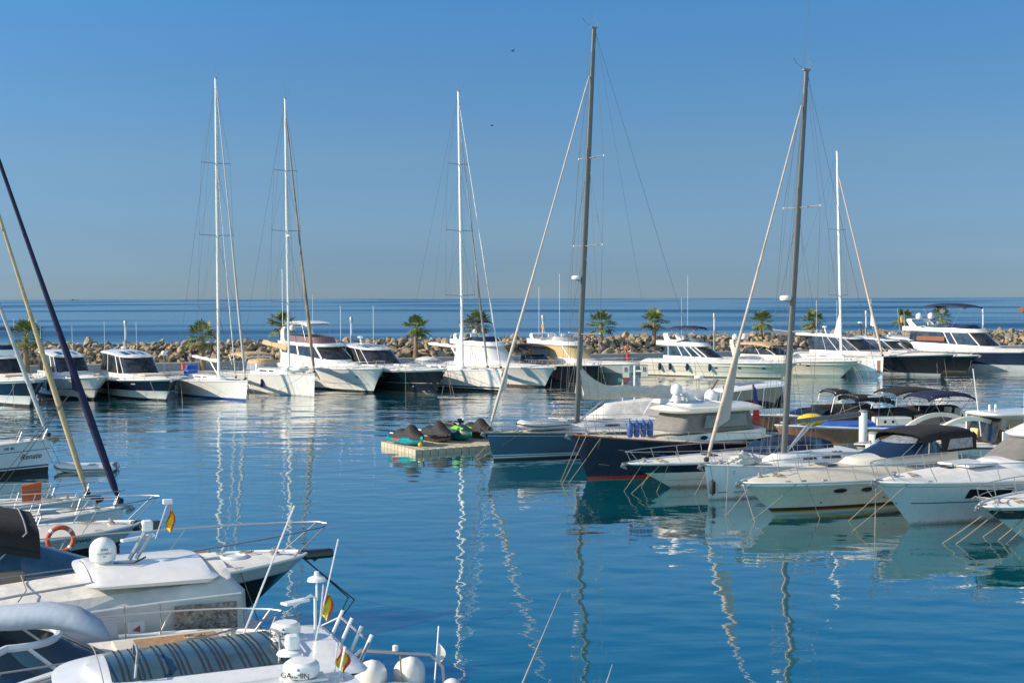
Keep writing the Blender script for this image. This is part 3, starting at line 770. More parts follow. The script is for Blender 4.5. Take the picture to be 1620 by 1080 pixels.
    def fit_top(b, x, px, py):
        """height and rake of a spar standing at local x whose top shows at the pixel"""
        r = ray(px, py); o = b.M @ Vector((x,0,0)); d = b.dir
        det = r.x*(-d.y) + d.x*r.y
        k = (o.x*(-d.y) + d.x*o.y)/det
        disp = (k*r.x - o.x)/d.x if abs(d.x) > abs(d.y) else (k*r.y - o.y)/d.y
        return CAM_Z + k*r.z, disp
    def mast(b, px, top, zb=None, sec=(.10,.15), m=MW, spr=((.32,1.0),(.6,.85)), fore=(.93,), forepx=None, furl=.07, furlm=None, back=True, boom=None, x=None, sw=-.12,
             wire=.013, halyards=3, radar=None, chain=.80, furlspiral=None, backx=None, foreL=None, inst=True, taper=.75, shroud=True, disp=None, Hs=None):
        if x is None:
            x = b.x_at(px, b.fb*.9)
        zb = b.zdx(x) if zb is None else zb
        H, dsp = Hs if Hs else b.fit_top(x, *top)
        if disp is not None: dsp = disp
        print('   mast x %.2f H %.1f rake %.2f' % (x, H, dsp))
        A = Vector((x,0,zb)); T = Vector((x+dsp, 0, H)); b.mA, b.mT = A, T
        def at(f): return A.lerp(T, f)
        mb = MB(); rows = []
        for i in range(13):
            f = i/12; c = at(f); k = 1 if f < .6 else lerp(1, taper, (f-.6)/.4)
            rows.append([c + Vector((math.cos(q)*sec[1]*k, math.sin(q)*sec[0]*k, 0)) for q in [2*math.pi*j/12 for j in range(12)]])
        mb.grid(rows, cu=True); mb.v += [tuple(T)]; 
        n = len(mb.v)-1; mb.f += [(n-12+j, n-12+(j+1)%12, n) for j in range(12)]; mb.mi += [0]*12
        mb.build('mast', m, b.root, ang=60)
        # spreaders and shrouds
        cy = b.hb(b.sx(x), 1)*chain; cz = b.zd(b.sx(x))
        wr = MB()
        for side in (-1, 1):
            chainp = Vector((x-.25, side*cy, cz)); prev = chainp; tips = []
            for f, ln in spr:
                c = at(f); tip = c + Vector((sw*ln*2, side*ln*1.0*max(.8, cy), .06)); tips.append(tip)
                sp = MB(); sp.tube([c, tip], [.07,.05], 6, sy=.6); sp.tube([tip-Vector((0,0,.05)), tip+Vector((0,0,.05))], .04, 6); sp.build('spreader', AL if m is not MW else GRY, b.root)
            if shroud:
                pts = [chainp] + tips + [at(.985)]
                wr.tube(pts, wire, 4)
                lastf = 0
                for i, (f, ln) in enumerate(spr):
                    st_ = chainp if i == 0 else tips[i-1]
                    wr.tube([st_, at(f-.01)], wire*.9, 4)
                wr.tube([Vector((x+.35, side*cy*.95, cz)), at(spr[0][0]-.02)], wire*.9, 4)
                if len(spr) > 1: wr.tube([Vector((x-.9, side*cy*.95, cz)), at(spr[-1][0]+.02)], wire*.6, 4)
        if back:
            bx = -b.L*.985 if backx is None else backx; split = Vector((bx*.9+x*.1, 0, 2.8 + b.fs))
            j = Vector((T.x + (bx-T.x)*.82, 0, lerp(T.z, b.fs, .82)))
            wr.tube([T, j], wire, 4)
            for side in (-1,1): wr.tube([j, Vector((bx, side*b.hb(.01,1)*.8, b.fs))], wire*.8, 4)
            # topping lift to the boom end
            wr.tube([T + Vector((-.1,0,-.1)), Vector((x-b.L*.36, 0, zb+2.2))], wire*.7, 4)
        for k in range(halyards):
            wr.tube([A + Vector((.35+.2*k, (.25+.12*k)*(-1)**k, 0)), at(.70+.12*k) + Vector((.16,.05*(-1)**k,0))], wire*.8, 4)
        wr.build('rigging', WR, b.root, smooth=False)
        fp = []
        for i, f in enumerate(fore):
            top_ = at(f) + Vector((sec[1]+.03,0,0))
            bx = (b.ov - .15 - i*1.6) if forepx is None else forepx[i]
            bot = Vector((bx, 0, b.zdx(bx)+.15)); fp.append((bot, top_))
            n = 26; pts = [bot.lerp(top_, k/n) + Vector((0,0,-.06*math.sin(k/n*math.pi))) for k in range(n+1)]
            fr = furl[i] if isinstance(furl, tuple) else furl
            rs = []
            for k in range(n+1):
                q = k/n; rr_ = fr*(.55 + .6*math.exp(-((q-.18)/.22)**2) + .22*(1-q))
                if q < .035 or q > .965: rr_ = .02
                rs.append(rr_)
            fm = MB(); fm.tube(pts, rs, 10)
            mm = furlm[i] if isinstance(furlm, (tuple,list)) else furlm
            fm.build('furled_sail', mm or CL, b.root, ang=80)
            dr = MB(); dr.lathe(bot + Vector((0,0,.02)), [(0,0),(.10,0),(.12,.05),(.12,.15),(.06,.2),(0,.2)], 10); dr.build('furling_drum', BLK, b.root)
        b.fore = fp
        if inst:
            ms = MB(); ms.box(T + Vector((0,0,.05)), (.45,.12,.08)); ms.tube([T+Vector((.2,0,.05)), T+Vector((.65,0,.28))], .014, 4); ms.tube([T+Vector((.65,.0,.28)), T+Vector((.85,0,.5))], .02, 4)
            ms.tube([T+Vector((-.25,0,.08)), T+Vector((-.25,0,.45)), T+Vector((-.5,.1,.5))], .014, 4); ms.tube([T+Vector((-.05,.06,.05)), T+Vector((-.05,.06,.75))], .009, 4)
            ms.build('masthead_instruments', GRY, b.root)
        if radar: 
            f, side = radar; c = at(f) + Vector((sec[1]+.32, 0, -.1)); b.radome(c, .27, .25); b.tubes('radar_bracket', [[at(f)+Vector((0,0,-.2)), c+Vector((0,0,0))]], .03, GRY)
        if boom:
            z1, L1, r1, rise, kind = boom
            g = Vector((x-.12-sec[1], 0, zb+z1)); e = g + Vector((-L1, 0, rise))
            b.g, b.e = g, e
            if kind in ('bare', 'white', 'cover'):
                b.tubes('boom', [[g, e]], r1, m if kind != 'white' else W, 10)
            b.tubes('boom_vang', [[A+Vector((-.15,0,.35)), g.lerp(e,.28)+Vector((0,0,-r1))]], .05, AL)
    def sailcover(b, m=CL, h0=1.9, r=.26, n=14, zoff=.0, name='sail_cover', belly=.25, r0=.34):
        """folded sail under a cover: tall at the mast, low along the boom"""
        g, e = b.g, b.e; rows = []
        for i in range(n+1):
            t = i/n; c = g.lerp(e, t*.985); hh = r*1.0 + (h0-r)*math.exp(-t*9.5)+.05*math.sin(t*17); bw = r0*(1-.45*t)
            row = []
            for k in range(14):
                q = 2*math.pi*k/14; y = math.cos(q)*bw*.62*(1 if math.sin(q) < 0 else max(.25,1-math.sin(q)*.65)); zz = math.sin(q)*(hh if math.sin(q) > 0 else belly*(1+.2*math.sin(t*9)))
                row.append(c + Vector((.02*math.sin(k*2+i)+(.18*math.exp(-t*9)*(zz>0)), y, zz)))
            rows.append(row)
        mb = MB(); mb.grid(rows, cu=True)
        o = len(mb.v)-14; mb.f.append(tuple(range(o,o+14))); mb.mi.append(0); mb.f.append(tuple(range(13,-1,-1))); mb.mi.append(0)
        return mb.build(name, m, b.root, ang=70)
    def hatch(b, x, y=0, d=(.55,.55), z=None, m=GL):
        z = b.zdx(x)+.02 if z is None else z
        b.box('hatch', (x,y,z), (d[0],d[1],.05), m, bev=.015)
    def anchor(b, x=None, m=GRY):
        x = b.ov if x is None else x; z = b.fb
        mb = MB(); mb.box((x-.02,0,z-.02), (.6,.16,.07)); mb.tube([(x-.3,0,z+.06),(x+.30,0,z+.05),(x+.40,0,z-.12)], .025, 6)
        mb.add([(x+.40,0,z-.14),(x+.12,.11,z-.26),(x+.10,0,z-.10),(x+.12,-.11,z-.26),(x+.42,0,z-.02)], [(0,1,2),(0,2,3),(4,1,0),(4,3,0),(4,2,1),(4,3,2)])
        mb.build('anchor', m, b.root, smooth=False)

# ---- ready-made upper works -------------------------------------------------
def cabin_trunk(b, xf, xr, w, h=.42, m=W, win=True, wf=None, z=None):
    z = min(b.zdx(xf), b.zdx(xr)) - .1 if z is None else z
    zr = b.zdx(xr); zf = b.zdx(xf)
    wf = w*.7 if wf is None else wf
    R0 = (xr, xf, zr-.15, zf-.15, w, wf, (xf-xr)*.35, 2.4); R1 = (xr, xf-.12, zr+h*.35, zf+.04, w*.97, wf*.95, (xf-xr)*.35, 2.4)
    R2 = (xr, xf-.45, zr+h*.75, zf+h*.45, w*.92, wf*.88, (xf-xr)*.35, 2.4); R3 = (xr+.1, xf-.7, zr+h, zf+h*.62, w*.84, wf*.78, (xf-xr)*.34, 2.4)
    b.stack([R0,R1,R2,R3], [('cabin',m),('cabin',m),('cabin',m)], cap=m, capn='coachroof', camber=.08)
    if win:
        for side in (-1,1):
            for (a, c) in ((.30,.52),(.58,.74)):
                mb = MB(); x0, x1 = lerp(xr,xf,a*.9), lerp(xr,xf,c*.9)
                pts = []
                for x, kk in ((x0,.15),(x1,.22),(x1-.06,.85),(x0+.05,.9)):
                    w1, z1 = ring_w(R1, x); w2, z2 = ring_w(R2, x); pts.append(Vector((x, side*(lerp(w1,w2,kk)+.015), lerp(z1,z2,kk))))
                mb.slab(pts, .02); mb.build('cabin_window', GL, b.root, smooth=False)
    return R3
def coupe(b, xf, xr, w, h=1.55, rake=1.9, m=W, glass=GL, sun=3, base=.28, roofh=.16, lf=1.5, aft=.6, camber=.14, win_rear=None, pill=True, rl=None):
    """hard-top saloon: base moulding, wrap-round glass, long roof with roof windows"""
    z = b.zdx((xf+xr)/2)-.05; zf = b.zdx(xf)-.05
    g0 = z+base; g1 = z+h-roofh
    A = (xr, xf+.35, z-.25, zf-.2, w, w*.86, lf*1.2, 2.3); B_ = (xr, xf, g0, g0, w*.97, w*.84, lf, 2.4)
    Cc = (xr+aft*.2, xf-rake, g1+.12, g1-.22, w*.86, w*.78, lf*.75, 2.6, .06); D = (xr-aft, xf-rake+.22, g1+.15, g1-.20, w*.89, w*.81, lf*.8, 2.6, .06)
    E = (xr-aft+.1, xf-rake+.05, g1+.15+roofh*.8, g1-.12, w*.82, w*.74, lf*.75, 2.6, .10)
    b.stack([A,B_], [('saloon',m)])
    b.stack([B_,Cc], [('window_band',glass)], mull=(0, [14,7,11] if pill else [14], .035, m))
    b.stack([Cc,D,E], [('roof_edge',m),('roof_edge',m)], cap=m, camber=camber)
    for k in range(sun):
        a0 = -.72 + 1.44*k/sun + .06; a1 = -.72 + 1.44*(k+1)/sun - .06
        b.roofpatch(E, lerp(xr,xf-rake,.50), xf-rake-.55, a0, a1, camber)
    return E, g1+roofh
def seats(b, x, y, z, m=CB, back=True, w=.6):
    mb = MB(); mb.box((x,y,z+.25), (.55,w,.5)); mb.box((x-.25,y,z+.65), (.14,w,.7), ry=-.15); o = mb.build('seat', m, b.root, smooth=False)
    md = o.modifiers.new('bevel','BEVEL'); md.width = .05; md.segments = 2
# ------------------------------------------------------------------ far row, moored stern to the quay, bows towards us
FA = -55.0
NAVB = [(.10,BLK),(.42,WH),(.90,NV),(1.0,W)]
def motor(name, label, wl, tip, L, B, bands, a=FA, **k):
    kk = dict(sm=.45, st=.92, pd=2.9, qd=.62, wlr=.80, wst=.95, pw=1.7, fl=1.5, ks=1.8, kb=3.0, boot=.15, camb=.42, dz=.04); kk.update(k)
    return Boat(name, label, 'motor yacht', wl, a, tip=tip, L=L, B=B, bands=bands, **kk)
def sail(name, label, wl, tip, L, B, bands, a=FA, **k):
    kk = dict(sm=.42, st=.78, pd=2.0, qd=.95, wlr=.84, wst=.6, pw=1.45, qw=1.0, fl=1.2, ks=1.5, kb=7.0, boot=.12, camb=.16, dz=.03); kk.update(k)
    return Boat(name, label, 'sailing yacht', wl, a, tip=tip, L=L, B=B, bands=bands, **kk)

# 1 -- leftmost, navy topsides, big black arch
b = motor('motor_yacht', 'navy and white motor yacht at the far left edge with a dark bimini up top', (46,644), (64,601), 16, 5.2, NAVB, ov=1.5)
E, zt = coupe(b, -6.0, -14, 1.95, h=2.0, sun=0, rake=1.6)
b.stack([(-13.5,-7.6,zt-.1,zt-.1,1.7,1.5,1.2,2.3),(-13.5,-7.9,zt+.5,zt+.4,1.65,1.4,1.1,2.3)], [('flybridge',W)]); b.stack([(-13.4,-8.0,zt+.4,zt+.4,1.6,1.38,1.1,2.3),(-10.4,-8.3,zt+.75,zt+.75,1.5,1.3,1.0,2.3)], [('flybridge_screen',GLB)])
b.canopy(-13.6,-9.0,1.55,zt+2.1,arch=.1,m=CN, posts=[(-11.5,zt+.4,-13.2),(-11.2,zt+.4,-9.3)])
for y in (-.8,0,.8): b.box('sun_pad', (-4.2,y*.9,b.zdx(-4.2)+.1), (1.9,.75,.14), CB, bev=.05)
b.rail(.45, .6); b.anchor(); b.lines([(24,676,.93,-1),(118,600,.9,1)], RP); b.lines([(-4,660,.95,-1)], RPT)
b.antenna((-10.5,1.4,zt+.5), 2.6); b.antenna((-12,-1.4,zt+.5), 2.6)
far_boats = [b]
# 2 -- white coupe
b = motor('motor_yacht', 'white coupe motor yacht with three dark roof windows and a thin dark hull line', (148,633), (170,597), 15, 5.1,
          [(.12,BLK),(.46,WH),(.50,NV),(1.0,W)], ov=1.25)
coupe(b, -5.2, -11.8, 1.85, h=1.95, rake=1.7, sun=3); b.rail(.4,.58); b.anchor()
b.port(.66,.72,.55,.2); b.port(.50,.72,.5,.2); b.lines([(173,633,.93,1)])
b.box('sun_pad', (-3.2,0,b.zdx(-3.2)+.08), (2.0,1.5,.12), WPL, bev=.05)
b.antenna((-11.5,1.5,3.2), 3.2, lean=(-.05,0)); b.antenna((-11.5,-1.5,3.2), 3.2)
for s_ in (.30,.42,.58): b.fender(s_, .60, BLK, .13, .75, label='black fender on the side of the white coupe yacht with three roof windows', group='black fenders on the white coupe yacht')
# 3 -- dark blue express
b = motor('motor_yacht', 'dark blue motor yacht with white bottom, three roof windows and a bright bow fitting', (262,634), (284,600), 16, 5.6, [(.09,BLK),(.46,WH),(.93,NV),(1.0,W)], ov=1.3)
coupe(b, -5.4, -12.4, 2.05, h=2.05, rake=1.7, sun=3); b.rail(.35,.6); b.anchor()
b.box('sun_pad', (-3.6,0,b.zdx(-3.6)+.08), (1.9,1.9,.14), CB, bev=.05)
b.port(.80,.80,.75,.12,WPL); b.lines([(252,640,.93,-1),(289,639,.93,1)])
b.antenna((-12,1.5,3.4), 3.4, lean=(-.04,0)); b.antenna((-12,-1.6,3.4), 3.4)
mb = MB(); mb.tube([(-12.8,.5,3.2),(-12.8,.5,4.2)], .04); mb.ell((-12.8,.5,4.3),.3,.3,.14); mb.build('radar_mast', WPL, b.root)
b.flag((-13,-.6,3.3), 1.0, kind='spain')
b.fender(.33,.55,BLK,.2,.6,label='round black fender between the dark blue coupe and its white neighbour')
# 4 -- racing yacht, blue boot stripe
b = sail('sailing_yacht', 'white sailing yacht with blue waterline and bright blue cockpit covers, under the leftmost tall mast', (389,634), (394,603), 17.5, 5.2, [(.10,mat('blue_boot',(.02,.08,.30),.3)),(1.0,WH)], ov=.45)
cabin_trunk(b, -5.0, -11.5, 1.15, .38)
b.mast(346, (341,125), sec=(.12,.17), spr=((.235,1.0),(.48,.92),(.72,.78)), fore=(.975,.70), furl=(.085,.04), furlm=(mat('grey_sail',(.42,.42,.40),.7), CL), boom=(1.6,6.0,.14,.25,'white'), halyards=4, forepx=(b.ov-.5,-2.2))
b.sailcover(W, h0=.2, r=.16, r0=.18, belly=.1, name='sail_bag')
b.rail(.02,.6,r=.012,pul=.1); b.hatch(-3.5); b.hatch(-2.0,0,(.5,.5))
b.box('cockpit_cover', (-11.6,-.6,1.95),(1.2,1.0,.55), CBL, bev=.1); b.box('cockpit_cover', (-13.8,.3,2.2),(.5,1.1,.9), CBL, ry=.4, bev=.08)
for s_ in (.36,.42): b.fender(s_, .62, CL, .16, .8, label='fat white fender hanging on the racing yacht with blue covers', group='white fenders on the racing yacht')
b.lines([(124,638,.9,-1)] if 0 else [(288,637,.5,-1),(411,640,.95,1)]); 
b.tubes('stern_gantry', [[(-16.8,-1.3,1.4),(-17,-1.3,3.4)],[(-16.8,1.3,1.4),(-17,1.3,3.2)]], .04); b.dome((-17,-1.3,3.4), .25,.5); b.box('liferaft',(-16.5,.6,2.3),(.35,.5,.7),ORG,bev=.05)
b.text('— — —', .62,.40,.35,NV) if 0 else None
# 5 -- cruising yacht with tan canvas
b = sail('sailing_yacht', 'white sailing yacht with tan spray hood and awning, under the second tall mast', (497,628), (498,592), 17.5, 5.2, [(1.0,WH)], ov=.15)
T5 = cabin_trunk(b, -4.5, -11.5, 1.35, .5)
b.mast(457, (451,157), sec=(.11,.16), spr=((.26,1.0),(.52,.9),(.74,.7)), fore=(.93,), furl=(.12,), furlm=mat('navy_sail_strip',(.05,.05,.10),.8,col2=(.42,.30,.14),vscale=.25), boom=(2.2,5.6,.12,.5,'white'), halyards=4, radar=(.50,0), forepx=(b.ov-.1,))
b.sailcover(CT, h0=.9, r=.35, r0=.35, belly=.12)
# hood
b.stack([(-12.2,-9.6,2.0,2.0,1.45,1.3,.8,2.4),(-12.1,-10.0,2.7,2.6,1.4,1.15,.7,2.4)], [('hood_window',GLC)]); b.stack([(-12.1,-10.0,2.7,2.6,1.4,1.15,.7,2.4),(-12.1,-10.3,3.0,2.95,1.2,.95,.6,2.4)], [('spray_hood',CT)], cap=CT, capn='spray_hood_top', camber=.12)
b.canopy(-16,-12.4,1.7,3.4,arch=.12,m=CT,posts=[(-14.5,1.7,-15.8),(-14,1.7,-12.6)], name='awning', frame='awning_frame')
b.arch(-12.3,1.55,1.8,3.2,lean=-.1,tx=.25,tz=.12)
b.rail(.05,.6,r=.012,pul=.1,h0=.6); b.hatch(-2.6)
for s_, t_ in ((.44,.55),(.62,.60)): b.fender(s_, t_, FNV, .14, .75, label='dark fender on the sailing yacht with tan canvas', group='dark fenders on the yacht with tan canvas')
b.lines([(410,631,.3,-1),(536,610,.9,1),(424,620,.9,-1)][0:1]+[(420,630,.95,-1)]); b.anchor()
dk = empty('dinghy', b.M @ Vector((-3.0,-.3,2.45)), b.a+.1, 'small pale inflatable dinghy turned over on the foredeck of the yacht with tan canvas', 'dinghy')
mb = MB(); mb.tube([(-1.4,-.55,0),(.6,-.55,0),(1.2,-.35,.08),(1.4,0,.12),(1.2,.35,.08),(.6,.55,0),(-1.4,.55,0)], .2, 10); mb.build('tube', RIBM, dk); mb = MB(); mb.box((-.1,0,.08),(2.5,.9,.12)); mb.build('floor', CL, dk)
# 6 -- white flybridge yacht with hard top
b = motor('motor_yacht', 'big white flybridge motor yacht with white hard top and mauve cover round the upper helm', (590,621), (609,583), 19, 5.3, [(.08,BLK),(1.0,WH)], ov=1.7, fs=1.9)
b.stripe(.33,.35,GRY)
z0 = b.zdx(-8)
b.stack([(-16.5,-5.0,z0-.4,z0-.5,2.1,1.75,2.4,2.2),(-16.5,-6.2,z0+1.0,z0+.45,2.0,1.7,2.0,2.3)], [('saloon',W)])
b.stack([(-16.5,-6.2,z0+1.0,z0+.45,2.0,1.7,2.0,2.3),(-16.4,-8.3,z0+1.7,z0+1.6,1.75,1.5,1.6,2.4)], [('window_band',GL)], mull=(0,[14,8],.12,W))
b.stack([(-16.8,-8.2,z0+1.68,z0+1.6,1.8,1.6,1.7,2.4),(-17.2,-7.9,z0+1.8,z0+1.72,2.0,1.7,1.8,2.4),(-17.2,-8.1,z0+2.15,z0+1.95,2.05,1.65,1.7,2.4)], [('flybridge',W),('flybridge',W)], cap=W, capn='flybridge_deck', camber=.02)
b.stack([(-15.5,-9.4,z0+2.1,z0+2.0,1.75,1.4,1.2,2.4),(-15.5,-9.9,z0+2.75,z0+2.6,1.7,1.3,1.1,2.4)], [('flybridge_screen',mat('mauve_cover',(.16,.10,.12),.7,bump=.3))])
b.arch(-16.2,1.75,z0+1.9,z0+3.5,lean=-.5,tx=.8,tz=.14)
b.canopy(-16.8,-11.2,1.5,z0+4.0,arch=.14,crown=.1,drop=.05,m=W,thick=.14,name='hard_top',frame='hard_top_posts',posts=[(-16.3,z0+2.1,-16.3),(-11.5,z0+2.3,-12.4)],pm=AL)
b.dome((-14.8,-1.35,z0+3.2),.3,.62); b.dome((-16.2,1.2,z0+3.5),.3,.62)
mb = MB(); mb.box((0,0,0),(4.4,2.2,.5)); 
b.stack([(-8.2,-3.0,z0-.2,z0-.2,1.2,1.0,1.5,2.2),(-7.9,-3.2,z0+.22,z0+.1,1.15,.95,1.4,2.2)],[('bow_sun_pad',W)],cap=WPL,capn='sun_pad_top',camber=.15)
b.rail(.35,.66,r=.02,pul=.2); b.anchor(); b.port(.90,.66,.35,.3,ST); b.antenna((-16,-1.9,z0+2.1), 7.5,r=.03); b.antenna((-16.5,1.8,z0+2.1), 4.8)
for s_ in (.46,.60): b.fender(s_,.8,WPL,.13,.7,label='white fender on the rail of the white flybridge yacht with hard top',group='white fenders of the flybridge yacht with hard top')
b.lines([(574,628,.93,-1),(626,640,.93,1)][0:1])
# 7 -- black coupe
BKB = [(.93,BK),(1.0,W)]
b = motor('motor_yacht', 'large black hulled coupe yacht with white deck and four roof windows, mid far row', (690,624), (706,584), 19, 5.6, BKB, ov=1.2)
coupe(b, -8.6, -16.2, 2.25, h=2.0, rake=2.2, sun=4, lf=1.9); b.rail(.25,.62,r=.018); b.anchor()
b.text('PMM-08-13', .56,.86,.42,WPL); b.port(.66,.76,.8,.14,WPL)
b.rub(.45, mat('dull_steel',(.35,.35,.36),.5,.5),.018)
b.box('sun_pad', (-4.8,0,b.zdx(-4.8)+.1), (3.0,2.0,.14), WPL, bev=.06)
b.tubes('radar_mast', [[(-14.5,0,4.0),(-14.8,0,4.9)]], .08, WPL); b.radome((-14.8,0,4.9),.3,.22); b.antenna((-15.5,1.9,3.6),4.6,r=.02); b.antenna((-15.5,-1.9,3.6),4.6,r=.02)
b.lines([(642,634,.85,-1),(714,627,.95,1),(699,627,.9,1),(720,630,.93,1)])
# 8 -- sailing yacht
b = sail('sailing_yacht', 'white sailing yacht with dark waterline and one square hull window, under the third mast', (790,621), (796,585), 18.5, 5.0, [(.13,NV),(.17,WH),(.24,NV),(1.0,WH)], ov=.45)
cabin_trunk(b, -6.0, -12.5, 1.3, .42)
b.mast(732, (725,146), sec=(.12,.17), spr=((.265,1.0),(.50,.92),(.74,.75)), fore=(.95,.88), furl=(.07,.085), furlm=(CL,mat('striped_sail',(.35,.33,.31),.8,col2=(.12,.11,.12),vscale=.35)), boom=(2.1,6.0,.15,.2,'white'), halyards=4, forepx=(b.ov-.2,-2.0))
b.sailcover(W,h0=.25,r=.18,r0=.22,belly=.12,name='sail_bag')
b.hwin(.60,.625,.55,.70,GL,sides=(-1,)); b.rail(.05,.6,r=.012,pul=.1); b.hatch(-4.2); b.hatch(-2.6,0,(.5,.5))
b.stack([(-13.8,-11.6,1.9,1.9,1.5,1.3,.7,2.4),(-13.6,-12.0,2.7,2.6,1.35,1.1,.6,2.4)], [('hood_window',GLC)],cap=CL,capn='spray_hood',camber=.25,mull=(0,[14,10],.04,CL))
sb = MB(); sb.add([b.mA+Vector((-.15,0,2.6)), b.mA+Vector((-.75,0,2.7)), b.mA+Vector((-.2,0,4.4))],[(0,1,2),(2,1,0)]); sb.build('sail_corner', CL, b.root, smooth=False)
b.lines([(817,627,.97,1)]); b.anchor()
# 9 -- white flybridge
b = motor('motor_yacht', 'white flybridge motor yacht with a dark folded bimini, just left of the tall grey mast', (861,613), (880,581), 17, 5.0, [(.10,mat('copper_boot',(.10,.06,.05),.5)),(1.0,WH)], ov=1.6, fs=1.7)
z0 = b.zdx(-8)
def flyb(b, xf, xr, w, z0, hs=1.5, screen=GLB, glass=GL, wall=.45, cov=W, mul=[14,8], fly=2.0):
    b.stack([(xr,xf,z0-.45,z0-.5,w,w*.85,2.2,2.2),(xr,xf-.9,z0+wall,z0+.25,w*.95,w*.82,1.9,2.3)], [('saloon',W)])
    b.stack([(xr,xf-.9,z0+wall,z0+.25,w*.95,w*.82,1.9,2.3),(xr+.1,xf-2.8,z0+hs,z0+hs-.1,w*.84,w*.74,1.5,2.4)], [('window_band',glass)], mull=(0,mul,.08,W))
    b.stack([(xr-.3,xf-2.7,z0+hs-.02,z0+hs-.12,w*.86,w*.78,1.6,2.4),(xr-.9,xf-2.4,z0+hs+.14,z0+hs,w*.97,w*.82,1.7,2.4),(xr-.9,xf-2.9,z0+hs+.65,z0+hs+.4,w*.97,w*.76,1.6,2.4)], [('flybridge',cov),('flybridge',cov)])
    b.stack([(xr+1.5,xf-3.3,z0+hs+.5,z0+hs+.42,w*.92,w*.70,1.4,2.4),(xr+3.0,xf-3.9,z0+hs+.9,z0+hs+.9,w*.85,w*.62,1.2,2.4)], [('flybridge_screen',screen)])
    b.box('flybridge_floor', ((xr+xf-3.5)/2,0,z0+hs+.2),(xf-3.5-xr,w*1.5,.06),W)
    for yy in (-.5,.5): seats(b, xr+2.6, yy*w*.9, z0+hs+.2, WPL)
flyb(b, -5.6, -14, 1.95, z0, 1.75, mul=[14,9], glass=mat('white_window_cover',(.55,.56,.57),.75,bump=.3)); b.arch(-13.4,1.75,z0+1.9,z0+2.9,lean=-.9,tx=.7)
b.canopy(-14,-11.2,1.35,z0+4.2,arch=.08,m=CK,posts=[(-12.6,z0+2.2,-13.8),(-11.0,z0+2.2,-11.5)]); b.dome((-14,.9,z0+2.9),.25,.5)
b.rail(.35,.6); b.anchor(); b.hwin(.48,.60,.68,.80,GL,sides=(-1,)); b.lines([(871,616,.9,1),(850,612,.9,-1)])
b.fender(.62,.75,WPL,.13,.7,label='white fender on the flybridge yacht beside the tall grey mast')
# 10 -- dark hull, teak deck, black canvas
b = motor('motor_yacht', 'black motor yacht with a teak foredeck and black canvas, moored behind the tall grey mast', (936,608), (955,577), 16, 4.8, [(.95,BK),(1.0,W)], ov=1.4, fs=1.6, deck=TK, camb=.1)
z0 = b.zdx(-7)
b.stack([(-10.5,-6.8,z0,z0,1.8,1.6,1.5,2.3),(-10.5,-8.2,z0+.9,z0+.8,1.65,1.4,1.2,2.3)], [('windscreen',GL)], mull=(0,[14,9],.04,ST))
b.canopy(-14.5,-9.2,1.7,z0+1.7,arch=.2,m=CK,posts=[(-13,z0,-14),(-12,z0,-9.5)]); b.rail(.3,.6); b.anchor(); b.lines([(899,617,.88,-1),(962,622,.93,1)])
b.arch(-13,1.8,z0,z0+1.3,lean=-.4,tx=.4,m=GRY)
# 11 -- white flybridge with blue and tan screens
b = motor('motor_yacht', 'white flybridge motor yacht with tan windscreen cover, next to the open quay', (992,607), (1015,575), 16, 5.0, [(.55,mat('painted_shade_teal_hull',(.30,.36,.36),.3)),(1.0,WH)], ov=1.6, fs=1.6)  # greenish shade on the white hull painted as its lower band
z0 = b.zdx(-8)
flyb(b, -5.6, -14.5, 2.0, z0, 1.65, glass=mat('tan_screen_cover',(.46,.34,.18),.8,bump=.3), mul=[14], screen=mat('clear_screen',(.35,.36,.38),.2)); b.arch(-13.9,1.8,z0+1.8,z0+2.8,lean=-1.1,tx=.6)
for sd in (-1,): b.box('side_cover', (-12.6,sd*1.98,z0+.85),(2.8,.05,.95),mat('pale_blue_cover',(.28,.42,.62),.7),bev=.01)
b.flag((-14.6,.1,z0+2.9),1.1,kind='spain'); b.rail(.35,.6); b.anchor(); b.lines([(1004,640,.9,-1)][0:0])
b.antenna((-13.5,1.4,z0+2.6),7,r=.02); b.antenna((-13.9,-1.2,z0+2.6),5.5,r=.02)
# 12 -- cream motor yacht lying nearly along the gap
b = motor('motor_yacht', 'cream motor yacht seen from the side with black fenders and portholes along its hull', (1236,599), (1256,574), 16.5, 4.8, [(.07,NV),(1.0,CR)], a=-34, ov=1.9, fs=1.55, ks=1.3)
z0 = b.zdx(-8) - .1
flyb(b, -6.2, -13.8, 1.8, z0, 1.5, mul=[14,12,8,10,5], screen=GLC); b.arch(-13.0,1.6,z0+1.9,z0+2.9,lean=-.6,tx=.7); b.canopy(-13.2,-9.6,1.4,z0+3.55,arch=.08,m=CN,posts=[(-12,z0+2,-13),(-11,z0+2,-9.8)])
b.rub(.80,CR,.04); b.rub(.40,GRY,.02); b.box('swim_platform',(-17.1,0,.4),(1.3,3.6,.12),WPL,bev=.04)
for s_ in (.36,.57,.72,.86): b.port(s_,.66,.42,.2)
for s_ in (.16,.24,.37,.53): b.fender(s_,.72,FNV,.16,.8,label='black fender on the side of the cream motor yacht by the open quay',group='black fenders on the cream motor yacht')
b.rail(.3,.55); b.anchor(); b.lines([(1296,602,.93,-1),(1262,604,.93,-1),(1268,604,.9,1)]); b.antenna((-12,1.2,z0+2.6),7,r=.02); b.antenna((-11.6,-1.2,z0+2.6),4.5)
b.tubes('boarding_davit',[[(-16.9,1,.5),(-17.4,1,1.5),(-17.3,-1,1.5),(-16.9,-1,.5)]],.03)
